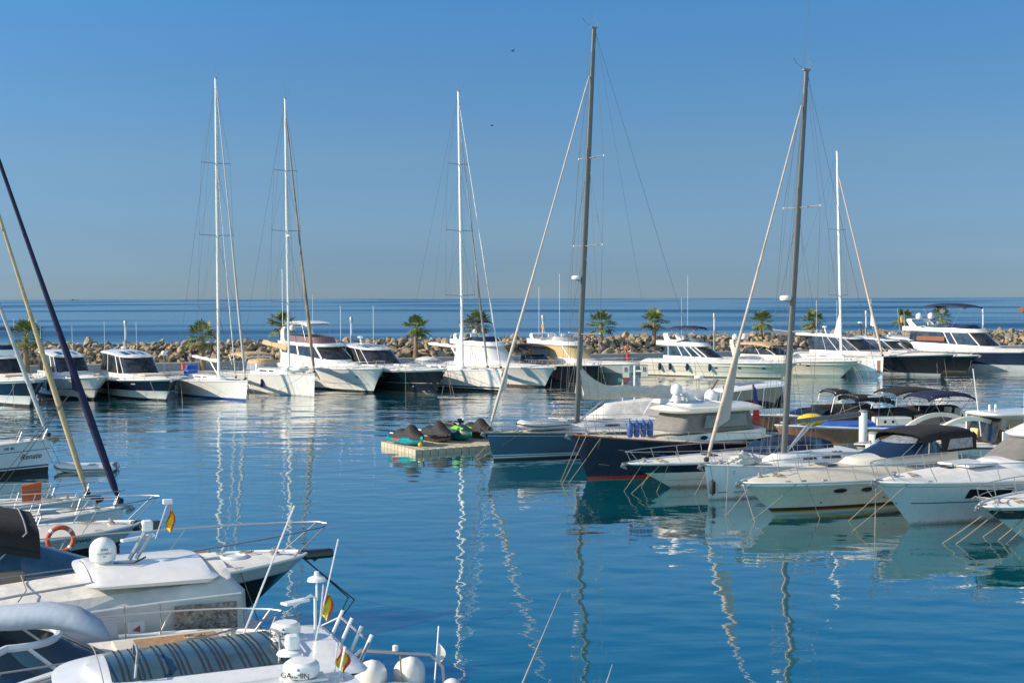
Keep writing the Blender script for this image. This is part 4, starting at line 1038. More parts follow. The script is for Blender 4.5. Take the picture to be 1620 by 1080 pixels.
# 13 -- cream express with twin domes
b = motor('motor_yacht', 'cream express motor yacht with two white domes and a tan canopy', (1330,597), (1358,571), 16, 4.8, [(.16,mat('pale_turquoise_band',(.35,.42,.40),.4)),(1.0,CR)], a=-45, ov=2.2, fs=1.5)  # pale turquoise band at the waterline of the cream hull
z0 = b.zdx(-7)
b.stack([(-12.5,-6.0,z0-.3,z0-.3,1.9,1.6,1.8,2.3),(-12.3,-6.6,z0+.35,z0+.3,1.8,1.5,1.6,2.3)],[('cabin',CR)]); b.stack([(-12.3,-6.6,z0+.35,z0+.3,1.8,1.5,1.6,2.3),(-11.9,-8.2,z0+1.05,z0+1,1.6,1.3,1.3,2.3)],[('windscreen',GL)],mull=(0,[14,9],.05,CR))
b.canopy(-14,-8.4,1.6,z0+1.35,arch=.25,m=CT,posts=[(-13,z0,-13.8),(-12,z0,-8.8)]); b.arch(-12.9,1.8,z0,z0+1.9,lean=-.8,tx=.6,m=CR); b.dome((-13.6,-.9,z0+1.9),.33,.75); b.dome((-13.6,.9,z0+1.9),.33,.75)
b.port(.60,.74,.5,.2,side=-1); b.port(.76,.74,.5,.2,side=-1); b.rub(.82,CR,.04); b.rail(.35,.55); b.anchor(); b.lines([(1319,598,.9,-1),(1365,604,.93,1)])
# 14 -- sailing yacht with white mast
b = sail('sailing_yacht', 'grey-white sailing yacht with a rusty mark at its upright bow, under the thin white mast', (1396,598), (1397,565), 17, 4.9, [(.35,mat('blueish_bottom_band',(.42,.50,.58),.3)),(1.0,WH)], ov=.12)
cabin_trunk(b, -5, -12, 1.3, .42)
b.mast(1331, (1324,240), sec=(.11,.16), spr=((.30,1.0),(.62,.85)), fore=(.88,), furl=(.11,), furlm=mat('pinkish_sail',(.55,.42,.32),.8), boom=(2.4,6.5,.16,.1,'white'), halyards=3, forepx=(b.ov-.1,))
b.sailcover(W,h0=.3,r=.2,r0=.24,belly=.12,name='sail_bag')
for xx, hh in ((-.3,7.4),): sb = MB(); A_ = b.mA; sb.add([A_+Vector((-.25,0,2.6)),A_+Vector((-1.15,0,2.5)),A_+Vector((-.3,0,5.2))],[(0,1,2),(2,1,0)]); sb.build('sail_corner', CL, b.root, smooth=False)
q = b.fore[0]; sb = MB(); pA = q[0].lerp(q[1],.16); pB = q[0].lerp(q[1],.26); sb.add([pA, pB, pA+Vector((-.7,0,.1))],[(0,1,2),(2,1,0)]); sb.build('sail_clew', CL, b.root, smooth=False)
b.hwin(.965,.985,.25,.85,mat('rust_mark',(.30,.12,.08),.6),sides=(-1,),name='bow_mark'); b.rail(.05,.6,r=.012,pul=.1); b.hatch(-3)
b.lines([(1375,600,.9,-1),(1360,603,.8,-1),(1422,596,.93,1)]); b.canopy(-15,-12.5,1.5,3.0,arch=.1,m=CN,posts=[(-14,1.6,-14.8),(-13,1.6,-12.7)],name='awning',frame='awning_frame')
# 15 -- big black express
b = motor('motor_yacht', 'big black hulled motor yacht with a long chrome hull fitting, right of the thin mast', (1487,594), (1503,560), 20, 5.7, [(.09,mat('chrome_bottom',(.5,.5,.5),.25,.4)),(.94,BK),(1.0,W)], a=-52, ov=1.8)
coupe(b, -8.5, -17.0, 2.3, h=2.0, rake=2.6, sun=4, lf=2.0); b.rail(.3,.62,r=.018); b.anchor()
b.port(.62,.78,1.3,.12,WPL); b.port(.42,.80,.35,.12,WPL); b.port(.48,.80,.35,.12,WPL); b.box('sun_pad', (-4.8,0,b.zdx(-4.8)+.1), (3.0,2.0,.14), WPL, bev=.06)
b.tubes('radar_mast', [[(-16,0,4.2),(-16.3,0,5.2)]], .08, WPL); b.radome((-16.3,0,5.2),.3,.22); b.antenna((-16,2,4),4.6,r=.02); b.antenna((-16,-2,4),4.6,r=.02)
b.lines([(1421,594,.55,-1),(1513,592,.96,1),(1484,600,.85,1),(1499,604,.9,1)])
b.text('MARK', .62,.88,.26,WPL) if 0 else None
# 16 -- second dark yacht
b = motor('motor_yacht', 'second dark hulled motor yacht tucked behind the big black one, with white domed roof', (1528,588), (1541,562), 18, 5.2, BKB, a=-52, ov=1.6)
coupe(b, -7.5, -15.0, 2.1, h=1.9, rake=2.4, sun=2, lf=1.9); b.rail(.3,.6); b.anchor(); b.lines([(1532,593,.93,1)])
b.antenna((-14.5,1.8,3.8),5,lean=(-.1,0),r=.02); b.tubes('radar_mast', [[(-15,0,4.0),(-15.3,0,5.6)]], .07, BLK); b.radome((-15.3,0,5.6),.3,.2)
# 17 -- white express
b = motor('motor_yacht', 'white sports yacht with flared cream bow between the dark yachts at the right', (1562,585), (1583,559), 15, 4.6, [(.3,mat('painted_shade_white_bottom',(.5,.52,.53),.3)),(1.0,WH)], a=-48, ov=2.0)  # white bottom with its shade put into the band colour
coupe(b, -6.2, -12.5, 1.9, h=1.75, rake=2.2, sun=0, lf=1.7, glass=GL); b.rail(.3,.6); b.anchor(); b.lines([(1574,585,.93,1),(1567,575,.9,-1)]); b.antenna((-12,1.5,3.2),4,lean=(-.1,0)); b.antenna((-11,-1.5,3.2),4.4,lean=(-.12,0))
b.arch(-12.4,1.7,2.6,4.0,lean=-.7,tx=.5); b.box('radar_scanner',(-13.1,0,4.25),(.25,1.5,.14),WPL)
# 18 -- big flybridge yacht at the right edge
b = motor('motor_yacht', 'big flybridge yacht with navy hull under a navy bimini, at the far right', (1668,590), (1692,556), 20, 5.8, [(.34,mat('painted_shade_white_bottom',(.5,.52,.53),.3)),(.95,mat('deep_blue_gelcoat',(.02,.035,.075),.12,coat=.5)),(1.0,W)], a=-52, ov=2.0, fs=2.2)  # lowest band is white with shade painted into it
z0 = b.zdx(-9)
flyb(b, -6.5, -18.5, 2.35, z0, 1.9, wall=.6, mul=[14,10,9], fly=2); b.arch(-17.4,2.1,z0+2.2,z0+3.4,lean=-1.3,tx=.9)
b.canopy(-17,-10.5,1.9,z0+5.0,arch=.3,m=CN,posts=[(-15,z0+2.4,-16.6),(-12.5,z0+2.4,-11)]); b.dome((-17.5,1.3,z0+3.4),.4,.85); b.dome((-17.5,-1.3,z0+3.4),.4,.85); b.dome((-15,0,z0+4.2),.35,.8)
b.box('saloon_interior_panel',(-15.2,-2.24,z0+1.05),(4.0,.04,.55),mat('wood_interior',(.22,.08,.03),.4),bev=.005)
b.rail(.3,.65); b.port(.36,.72,.5,.2,ST); b.flag((-19.5,-1.5,z0+2.6),1.4,kind='spain'); b.lines([(1608,584,.35,-1)])
b.fender(.20,.80,FNV,.2,.9,label='navy fender at the stern quarter of the yacht with navy hull and bimini')
# ------------------------------------------------------------------ right hand row, bows to the left
RA = 213.0
TOE = mat('bleached_teak_toe_rail', (.46,.38,.30), .7, var=.2, vscale=8)
# R1 blue-grey sloop
b = sail('sailing_yacht', 'blue-grey hulled sailing yacht with double white waterline stripe and tall grey mast', (781,729), (770,684), 16.5, 4.5,
    [(.05,BLK),(.10,BG),(.14,WH),(.18,BG),(.21,WH),(.88,BG),(.895,WH),(1.0,BG)], a=RA, gun=TOE, deck=DK, ov=None)
T = cabin_trunk(b, -4.6, -12.0, 1.25, .45)
b.mast(912, (940,45), sec=(.11,.175), m=MG, spr=((.235,1.0),(.455,.92),(.675,.8)), fore=(.88,), furl=(.07,), furlm=mat('weathered_sail',(.50,.46,.41),.85,var=.15,vscale=1), boom=(2.0,7.2,.13,-.25,'bare'), radar=(.375,0), halyards=4, forepx=(b.ov-.15,), wire=.014)
b.sailcover(mat('faded_sail_cover',(.60,.55,.48),.9,bump=.6,bscale=2,var=.14), h0=1.9, r=.40, r0=.5, belly=.34, n=26)
sb = MB(); q = b.fore[0]; pA = q[0].lerp(q[1],.10); pB = q[0].lerp(q[1],.19); sb.add([pA, pB, pA+Vector((-.45,0,.12))],[(0,1,2),(2,1,0)]); sb.build('sail_clew', CL, b.root, smooth=False)
b.stack([(-13.2,-11.2,1.85,1.9,1.45,1.3,.7,2.4),(-13.1,-11.7,2.75,2.65,1.35,1.05,.6,2.4)],[('hood_window',mat('grey_vinyl_window',(.22,.22,.23),.3,bump=.2))],mull=(0,[14,10],.05,CL))
b.stack([(-13.1,-11.7,2.75,2.65,1.35,1.05,.6,2.4),(-13.2,-11.9,2.95,2.85,1.25,.95,.55,2.4)],[('spray_hood',CL)],cap=CL,capn='spray_hood_top',camber=.12)
b.canopy(-16.3,-13.3,1.6,2.9,arch=.05,m=mat('blue_grey_canvas',(.36,.38,.42),.85,bump=.4),crown=.3,drop=.45,posts=[(-15,1.5,-16),(-14.5,1.5,-13.5)],name='awning',frame='awning_frame')  # awning cloth in one blue-grey colour
b.rail(.02,.62,r=.016,pul=.15,h0=.62); b.hatch(-3.0); b.hatch(-5.5,0,z=b.zdx(-5.5)+.35); b.hatch(-8,0,z=b.zdx(-8)+.42)
b.tubes('coachroof_handrail',[[(-6,.7*s,b.zdx(-6)+.45),(-9,.85*s,b.zdx(-9)+.5)] for s in (1,)],.025,TK)
b.lines([(752,724,.97,1),(748,731,.9,1),(824,728,.88,1)]); b.anchor()
b.antenna((-16,-1.2,1.3),2.6,r=.03,m=GRY); b.radome((-16,-1.2,3.9),.3,.2,name='gps_dome'); b.antenna((-15.6,.6,1.3),3.0,r=.02,m=GRY)
def dinghy(loc, a, label, L=2.9, Bd=1.45, r=.2, m=RIBM, stripe=None, name='dinghy', floor=CL):
    dk = empty(name, loc, a, label, 'dinghy'); mb = MB(); w = Bd/2-r
    pts = [(-L/2,-w,.02),(-L/2+.2,-w,0),(L*.15,-w,0),(L*.34,-w*.8,.06),(L*.44,-w*.45,.13),(L*.47,0,.16),(L*.44,w*.45,.13),(L*.34,w*.8,.06),(L*.15,w,0),(-L/2+.2,w,0),(-L/2,w,.02)]
    mb.tube(pts, [r*.35]+[r]*9+[r*.35], 12); mb.build('tube', m, dk)
    mb = MB(); mb.box((-.15,0,-.05),(L*.8,Bd-2*r+.1,.08)); mb.build('floor', floor, dk); mb = MB(); mb.box((-L/2+.15,0,.08),(.06,Bd-2*r,.36)); mb.build('transom', GRY, dk)
    mb = MB(); mb.box((-.2,0,.16),(.25,Bd-2*r,.05)); mb.build('thwart', GRY, dk)
    if stripe:
        mb = MB(); mb.tube([Vector(p)+Vector((0,(1 if p[1]>0 else -1)*r*.97 if abs(p[1])>.01 else 0,.0))+Vector((r*.97 if abs(p[1])<w*.9 else 0,0,0)) for p in pts[1:-1]], .035, 6); mb.build('rubbing_strake', stripe, dk)
    return dk
dinghy(b.M @ Vector((-3.2,.15,b.zdx(-3.2)+.28)), b.a, 'grey inflatable dinghy lashed on the foredeck of the blue-grey sailing yacht', stripe=NV, L=3.1, r=.22)
# boats hidden behind R1
def small(name, label, tip, fb, ov, a, L, B, bands, cat='motor boat', **k):
    kk = dict(sm=.4, st=.88, pd=2.4, qd=.75, wlr=.8, wst=.9, pw=1.7, fl=1.5, ks=1.5, kb=3.0, boot=.1, camb=.14, fs=fb*.8); kk.update(k)
    return Boat(name, label, cat, WLT(tip, fb, ov, a), a, L=L, B=B, fb=fb, ov=ov, bands=bands, **kk)
b = small('motor_boat', 'white boat under a tent of pale canvas behind the tall grey mast', (868,661), 1.5, 1.2, 200, 8.5, 3.2, [(.8,WH),(.9,NV),(1,WH)])
b.stack([(-6.4,-1.4,1.35,1.45,1.4,1.0,1.2,2.2),(-6.2,-2.6,2.5,2.2,.75,.35,.6,2.2)],[('canvas_tent',CL)],cap=CL,camber=.1,capn='canvas_tent_top')
b.tubes('stern_rail',[[(-8.3,-1.2,1.2),(-8.3,-1.2,2.0),(-8.3,1.2,2.0),(-8.3,1.2,1.2)],[(-6.5,1.3,1.2),(-6.5,1.3,1.9),(-8.3,1.2,2.0)]],.02)
b = small('motor_boat', 'white boat with navy cockpit cushions seen through the gap under the grey sail cover', (925,668), 1.3, 1.0, 200, 9, 3.2, [(.75,WH),(.9,NV),(1,WH)])
b.stack([(-6,-3,1.2,1.25,1.25,1.0,.8,2.2),(-5.8,-3.5,1.8,1.7,1.1,.8,.7,2.2)],[('windscreen',GLC)]); b.box('cushions',(-7,0,1.4),(1.8,2.4,.3),CN,bev=.08); b.arch(-6.3,1.35,1.0,2.4,lean=-.4,tx=.3,m=CR); b.box('console',(-5.2,0,1.7),(.7,.9,.8),W,bev=.06)
b = small('motor_boat', 'white motor boat with a long pale hard top, beyond the lobster yacht wheelhouse', (1003,655), 1.5, 1.4, 205, 11, 3.7, [(.8,WH),(1,W)])
E,zt = coupe(b, -3.5, -9.5, 1.55, h=1.75, rake=1.2, sun=0, lf=1.2); b.roofpatch(E,-8.5,-6.3,-.5,.5,.14,mat('blue_grey_roof_panel',(.16,.20,.30),.3)); b.rail(.3,.5); b.tubes('roof_light',[[(-9.4,.9,zt),(-9.4,.9,zt+.25)]],.06,WPL)
# R2 navy lobster yacht
b = motor('motor_yacht', 'navy lobster style motor yacht with a red waterline, varnished toe rail and grey screen covers', (930,757), (904,687), 13.0, 4.6, [(.045,RED),(1.0,NV)], a=RA, gun=MH, deck=DK, boot=.12, camb=.14, fs=1.25, ks=1.7, pd=2.2)
zc = b.zdx(-5)-.1
b.stack([(-10.6,-2.9,zc-.15,zc-.05,1.75,1.2,2.2,2.1),(-10.6,-3.2,zc+.38,zc+.22,1.7,1.1,2.0,2.1)],[('cabin_trunk',CR)],cap=CR,capn='coachroof',camber=.12)
g0 = zc+.42
CVR = mat('grey_mesh_cover',(.19,.185,.18),.85,var=.15,vscale=2,bump=.4,bscale=1.5)
b.stack([(-9.8,-4.5,g0,g0-.05,1.65,1.35,.9,3.0),(-9.6,-5.4,g0+1.0,g0+.95,1.5,1.2,.6,3.2)],[('screen_cover',CVR)])
for sd in (-1,1):
    for (x0,x1,ch) in ((-7.2,-6.2,0),(-9.2,-7.4,0)):
        mb = MB(); pts = [Vector((x0,sd*1.635,g0+.2)),Vector((x1,sd*1.60,g0+.2)),Vector((x1-.25,sd*1.50,g0+.82)),Vector((x0+.05,sd*1.545,g0+.82))]; mb.slab(pts,.03); mb.build('side_window',GL,b.root,smooth=False)
b.stack([(-10.3,-4.75,g0+.98,g0+.98,1.75,1.45,.9,2.8),(-10.4,-4.6,g0+1.08,g0+1.10,1.78,1.5,.95,2.8),(-10.3,-4.8,g0+1.16,g0+1.2,1.7,1.42,.9,2.8)],[('visor',CR),('visor',CR)],cap=CR,capn='roof',camber=.14)
RZ = (-10.3,-4.8,g0+1.16,g0+1.2,1.7,1.42,.9,2.8)
b.stack([(-8.2,-5.4,g0+1.28,g0+1.28,1.15,.95,.8,2.4),(-8.2,-5.6,g0+1.42,g0+1.42,1.1,.9,.8,2.4)],[('roof_hatch_coaming',W)]); b.roofpatch((-8.2,-5.6,g0+1.35,g0+1.35,1.05,.85,.8,2.4),-8.0,-5.9,-.9,.9,.05,mat('blue_sliding_roof',(.12,.16,.30),.3),name='sliding_roof')
zr = g0+1.3
b.lathe('dome_plinth',(-6.5,-.9,zr-.05),[(0,0),(.24,0),(.26,.35),(.18,.5),(0,.5)],WPL); b.dome((-6.5,-.9,zr+.42),.31,.62); b.dome((-8.4,-.3,zr),.36,.68); b.dome((-7.5,-1.0,zr),.26,.5)
b.box('radar_scanner',(-7.1,-.9,zr+.45),(.22,1.1,.12),WPL); b.tubes('radar_post',[[(-7.1,-.9,zr),(-7.1,-.9,zr+.4)]],.08,WPL)
b.flag((-9.2,-.5,zr),.9,kind='spain',lean=(-.2,0)); b.flag((-10.8,.1,1.4),3.0,kind='uk',lean=(-.08,0),w=.9)
b.tubes('tender_crane',[[(-8.6,-1.2,zr-.1),(-9.9,-1.4,zr+1.1)]],.05,MH)
b.stack([(-4.9,-2.9,zc+.30,zc+.2,.95,.75,.8,2.2),(-4.9,-3.0,zc+.42,zc+.32,.93,.72,.8,2.2)],[('sun_bed_rim',TK)],cap=CR,camber=.05,capn='sun_bed')
b.port(.62,.80,.45,.22,GLB) if 0 else None
for x in (-6.3,): 
    mb = MB(); c = Vector((x,1.52,zc+.12)); mb.slab([c+Vector((.24*math.cos(q),0,.11*math.sin(q))) for q in [2*math.pi*i/16 for i in range(16)]],.04); mb.build('oval_port',GLB,b.root,smooth=False)
b.rail(.25,.55,r=.014,pul=.1,mid=False); b.anchor(m=GRY)
b.lines([(886,763,.985,1),(898,766,.93,1),(930,757,.93,1),(888,768,.97,1)]); b.tubes('spring_line',[[b.pt(.95,.35,1,.03),b.pt(.70,.12,1,.03)],[b.pt(.88,.72,1,.03),b.pt(.70,.60,1,.03)]],.02,RP)
for i in range(4):
    q = b.M @ Vector((-1.75-.36*i, 1.15+.08*i, b.zdx(-2)+.42))
    root = empty('fender', q, b.a, 'blue fender standing in the row of four on the bow of the navy lobster yacht', 'fender', 'four blue fenders on the lobster yacht bow')
    mb = MB(); mb.lathe((0,0,0),[(0,-.40),(.10,-.38),(.16,-.28),(.16,.26),(.11,.36),(.04,.40),(.05,.46),(0,.46)],14); mb.build('body',FBL,root)
    mb = MB(); mb.tube([(0,0,.44),(0,-.05,.52)],.02,5); mb.build('eye',FNV,root)
for s_, lab in ((.72,'dark blue ball fender hanging between the lobster yacht and the striped sports boat'),):
    p = b.pt(s_,.55,1,.2); r0 = empty('fender', b.M@p, b.a, lab, 'fender'); mb = MB(); mb.ell((0,0,0),.22,.22,.25); mb.build('body',FBL,r0); mb = MB(); mb.tube([(0,0,.22),(0,-.1,.75)],.012,4); mb.build('lanyard',RPD,r0)
# R3 sports boat with navy stripe
b = motor('sports_boat', 'white sports boat with a broad navy stripe just under the deck edge', (1062,771), (993,733), 11.5, 3.5, [(.62,WH),(.93,NV),(1.0,W)], a=RA, fs=1.05, ks=1.3, kb=2.4, camb=.22, pd=2.0, boot=.05)
b.stripe(.30,.315,GRY)
b.stack([(-9,-4.6,b.zdx(-5)-.1,b.zdx(-5)-.1,1.45,1.1,1.3,2.1),(-8.8,-5.8,b.zdx(-5)+.55,b.zdx(-5)+.5,1.3,.85,1.0,2.2)],[('windscreen',GLB)],mull=(0,[14,9],.025,ST))
b.canopy(-9.6,-6.3,1.3,b.zdx(-5)+.38,arch=.05,crown=.14,drop=.3,m=CN,name='cockpit_cover')
b.rail(.42,.55,r=.018,pul=.25,mid=False); b.hatch(-2.4,0,(.5,.7)); b.anchor(); b.lines([(986,778,.97,1),(997,782,.92,1),(1014,771,.94,1),(1038,779,.9,1)])
b.tubes('boat_hook_line',[[(-1,.9,1.7),(-3.5,1.2,1.45)]],.012,RP)
# R4 sloop
b = sail('sailing_yacht', 'white sailing yacht with a bare grey boom and a sail heap on its foredeck', (1121,791), (1112,735), 12.5, 3.9,
    [(.03,mat('grey_antifoul',(.30,.36,.36),.5)),(1.0,BW)], a=RA, fs=1.05, gun=W, ov=.25)
b.stripe(.20,.23,mat('grey_lettering_band',(.16,.18,.20),.4),s0=.93,s1=.965,sides=(1,)); b.stripe(.20,.23,mat('grey_lettering_band',(.16,.18,.20),.4),s0=.62,s1=.83,sides=(1,)); b.text('BENETEAU',.885,.215,.13,GRY,side=1)
b.text('C',.91,.80,.2,GRY,side=1)
cabin_trunk(b, -3.2, -9.0, 1.1, .42)
b.mast(1254, (1276,112), sec=(.11,.165), m=MG, spr=((.33,1.0),(.647,.85)), fore=(.91,), furl=(.07,), furlm=mat('dirty_sail',(.52,.44,.37),.85,var=.3,vscale=1), boom=(1.75,4.8,.12,.15,'bare'), radar=(.415,0), halyards=5, wire=.013, forepx=(b.ov-.12,), x=-4.6)
sb = MB(); q = b.fore[0]; pA = q[0].lerp(q[1],.09); pB = q[0].lerp(q[1],.36); sb.add([pA+Vector((-.1,0,0)), pB+Vector((-.05,0,0)), pA+Vector((-.95,-.1,.35))],[(0,1,2),(2,1,0)]); sb.build('sail_clew', mat('grey_sailcloth',(.40,.40,.39),.85), b.root, smooth=False)
b.rail(.05,.6,r=.013,pul=.1,h0=.6); b.hatch(-2.4,0,(.45,.45)); b.hatch(-6,0,z=b.zdx(-6)+.38); b.hatch(-7.5,.4,z=b.zdx(-7.5)+.4); b.anchor()
hp = empty('sail_heap', b.M @ Vector((-1.75,.35,b.zdx(-1.7)+.05)), b.a, 'crumpled white sail heaped on the foredeck of the yacht with the bare grey boom', 'sail')
bm_ = bmesh.new(); bmesh.ops.create_icosphere(bm_, subdivisions=4, radius=1.0)
for v in bm_.verts:
    p = v.co.copy(); d = 1 + .55*noise.noise(p*2.6+Vector((3,1,9))) + .28*noise.noise(p*6.5); d += .12*abs(math.sin(p.x*9+p.y*5)); v.co = Vector((p.x*.72*d, p.y*.42*d, max(-.02, p.z*.36*d)))
me = bpy.data.meshes.new('sail_bundle'); bm_.to_mesh(me); bm_.free(); me.materials.append(mat('sailcloth',(.66,.62,.56),.85,var=.15,vscale=4)); o = bpy.data.objects.new('sail_bundle', me); COL.objects.link(o); o.parent = hp; me.polygons.foreach_set('use_smooth',[True]*len(me.polygons))
mb = MB(); mb.tube([(-.35,-.5,0),(-.35,-.2,.36),(-.3,.2,.38),(-.3,.5,0)],.03,6); mb.build('sail_tie',GRY,hp)
b.lines([(1098,785,.985,1),(1120,790,.90,1),(1148,816,.93,1)]); b.fender(.985,.38,BLK,.13,.6,side=1,label='small black bow fender on the stem of the yacht with the sail heap')
b.lathe('steering_wheel',(-10.6,0,1.9),[(.45,-.02),(.47,0),(.45,.02),(.43,0)],ST,n=24,M=Matrix.Rotation(R(90),3,'Y')); b.box('coaming',(-10.2,.95,1.25),(2.4,.25,.3),W,bev=.05); b.box('coaming',(-10.2,-.95,1.25),(2.4,.25,.3),W,bev=.05); b.box('pedestal',(-10.4,0,1.4),(.25,.3,.8),W,bev=.05)
b.tubes('boom_vang_strut',[[(-4.9,0,b.zdx(-4.7)+.5),(-6.6,0,b.zdx(-6)+1.75)]],.05,AL)
# R5 cream sports cruiser
b = motor('sports_cruiser', 'cream sports cruiser with brown and gold waterline stripes and a black hood with clear windows', (1226,815), (1174,763), 12.5, 4.0, [(.085,mat('pale_green_bottom',(.42,.55,.50),.4)),(.13,GOLD),(.23,BRN),(.93,CR),(1.0,W)], a=RA, fs=1.15, ks=1.2, kb=2.6, camb=.62, pd=2.1, deck=panelled('cream_panelled_deck',(.66,.61,.50),(.62,.57,.47),(.74,.69,.58)), boot=.02)
b.rub(.94,W,.05); b.stripe(.60,.605,GRY,off=.004)
b.stack([(-10,-3.4,b.zdx(-4)-.2,b.zdx(-3)-.28,1.45,1.0,2.4,2.0),(-10,-4.2,b.zdx(-5)+.28,b.zdx(-4)+.08,1.35,.85,2.2,2.1)],[('cabin_top',CR)],cap=CR,capn='coachroof',camber=.16)
zq = b.zdx(-6)+.22
b.stack([(-9.2,-5.4,zq,zq-.02,1.5,1.15,1.5,2.1),(-8.6,-6.9,zq+.50,zq+.48,1.35,.95,1.1,2.2)],[('windscreen',GLB)],mull=(0,[14,8,11],.028,ST))
b.stack([(-8.6,-6.9,zq+.50,zq+.48,1.35,.95,1.1,2.2),(-8.7,-7.7,zq+.76,zq+.72,1.2,.75,.8,2.2)],[('hood_window',GLC)],mull=(0,[14,10,7],.05,CK))
b.canopy(-11.3,-7.55,1.32,zq+.86,arch=.06,crown=.14,drop=.28,m=CK,name='black_hood',frame='hood_frame',posts=[(-10.6,1.3,-11)])
for sd in (1,-1):
    mb = MB(); mb.slab([Vector((-8.7,sd*1.48,zq+.05)),Vector((-11.1,sd*1.42,zq+.05)),Vector((-11.1,sd*1.36,zq+.76)),Vector((-8.7,sd*1.36,zq+.76))],.03); mb.build('hood_side',CK,b.root,smooth=False)
    mb = MB(); mb.slab([Vector((-9.0,sd*1.485,zq+.16)),Vector((-10.8,sd*1.44,zq+.16)),Vector((-10.8,sd*1.40,zq+.60)),Vector((-9.3,sd*1.40,zq+.60))],.03); mb.build('hood_side_window',GLC,b.root,smooth=False)
for s_ in (.76,.665): b.port(s_,.72,.62,.2,GL,side=1,frame=ST)
b.port(.60,.40,.08,.08,BLK,side=1); b.port(.83,.35,.1,.06,BLK,side=1)
b.hatch(-3.0,0,(.6,.75),z=b.zdx(-3)+.02); b.rail(.30,.6,r=.018,pul=.0,mid=False,s1=.88,close=False); b.anchor()
b.tubes('bow_hoop',[[(.6,-.25,b.fb),(.1,-.3,b.fb+.42),(-.5,-.3,b.fb+.42),(-.7,-.35,b.fb)],[(.6,.25,b.fb),(.1,.3,b.fb+.42),(-.5,.3,b.fb+.42),(-.7,.35,b.fb)]],.02,ST)
b.lines([(1185,826,.88,1),(1298,822,.86,1),(1147,817,.985,1),(1195,828,.975,-1)],r=.016)
for x in (-2.0,): b.box('windlass',(x+1.6,0,b.fb+.02),(.35,.25,.2),ST,bev=.05)
for s_ in (.86,.80): b.box('bow_cleat',tuple(b.pt(s_,1,1)+Vector((0,-.12,.07))),(.28,.06,.07),ST,bev=.02)
# R6 white express cruiser
b = motor('express_cruiser', 'white express cruiser with one slanted black hull window and a grey covered windscreen', (1440,830), (1388,762), 14, 4.3, [(.90,BW),(.915,GRY),(1.0,W)], a=RA, fs=1.35, ks=1.3, kb=2.6, camb=.58, pd=2.2, boot=.03)
b.stripe(.50,.525,mat('dark_pinstripe',(.06,.08,.12),.3)); b.hwin(.68,.815,.60,.83,BK,sides=(1,-1),sk=-.12); b.hwin(.48,.60,.60,.83,BK,sides=(1,-1),sk=-.12)
zq = b.zdx(-5)
b.stack([(-12,-3.2,zq-.35,zq-.25,1.75,1.1,2.6,2.0),(-12,-4.4,zq+.16,zq+.04,1.65,1.0,2.3,2.1)],[('cabin_top',W)],cap=W,capn='coachroof',camber=.16)
b.stack([(-11.8,-5.2,zq+.15,zq+.12,1.72,1.15,1.8,2.2),(-11.4,-7.0,zq+.85,zq+.95,1.5,1.0,1.3,2.3)],[('windscreen_cover',CVR)])
b.stack([(-11.9,-6.8,zq+.9,zq+.93,1.6,1.1,1.4,2.3,.12),(-12.2,-6.7,zq+1.0,zq+1.0,1.66,1.15,1.5,2.3,.15),(-12.0,-7.2,zq+1.16,zq+1.12,1.5,1.0,1.4,2.3,.2)],[('roof_edge',W),('roof_edge',W)],cap=WPL,capn='roof',camber=.28)
for y in (-.4,.4): b.box('sun_pad',(-3.5,y,b.zdx(-3.5)+.05),(1.9,.75,.1),WPL,bev=.05)
b.hatch(-2.2,0,(.5,.5)); b.rail(.3,.72,r=.02,pul=.35,mid=False,lean=.1); b.anchor(); b.lathe('bow_light',(-.25,.0,b.fb+.03),[(0,0),(.09,0),(.07,.12),(0,.12)],ST)
b.lines([(1341,825,.985,1),(1345,843,.95,1),(1438,829,.93,1),(1384,850,.97,-1)],r=.016)
b.tubes('bow_shackle',[[(b.ov+.1+.16*math.cos(q),0,b.fb-.2+.16*math.sin(q)) for q in [6.28*i/12 for i in range(13)]]],.03,ST)
# R7 bottom right
b = motor('sports_boat', 'white sports boat with black stripe and round badge, cut by the right edge', (1620,852), (1553,801), 12, 3.9, [(.62,BW),(.90,BK),(1.0,W)], a=RA, fs=1.15, ks=1.2, kb=2.6, camb=.3, pd=2.1, boot=.02)
b.port(.80,.76,.32,.15,ST,side=1); b.rail(.35,.66,r=.02,pul=.3,mid=True); b.anchor(); b.hatch(-2.4); b.tubes('bow_hoop',[[(b.ov+.15,-.3,b.fb+.25),(b.ov+.35,0,b.fb+.4),(b.ov+.15,.3,b.fb+.25)]],.03,ST)
b.lines([(1488,861,.985,1),(1510,862,.97,1),(1553,850,.93,1),(1577,856,.9,1),(1590,862,.88,1)],r=.016)
b.stack([(-10,-5,b.zdx(-5)-.1,b.zdx(-5)-.1,1.6,1.1,1.6,2.1),(-9.5,-6.6,b.zdx(-5)+.8,b.zdx(-5)+.8,1.3,.85,1.1,2.2)],[('windscreen',GL)])

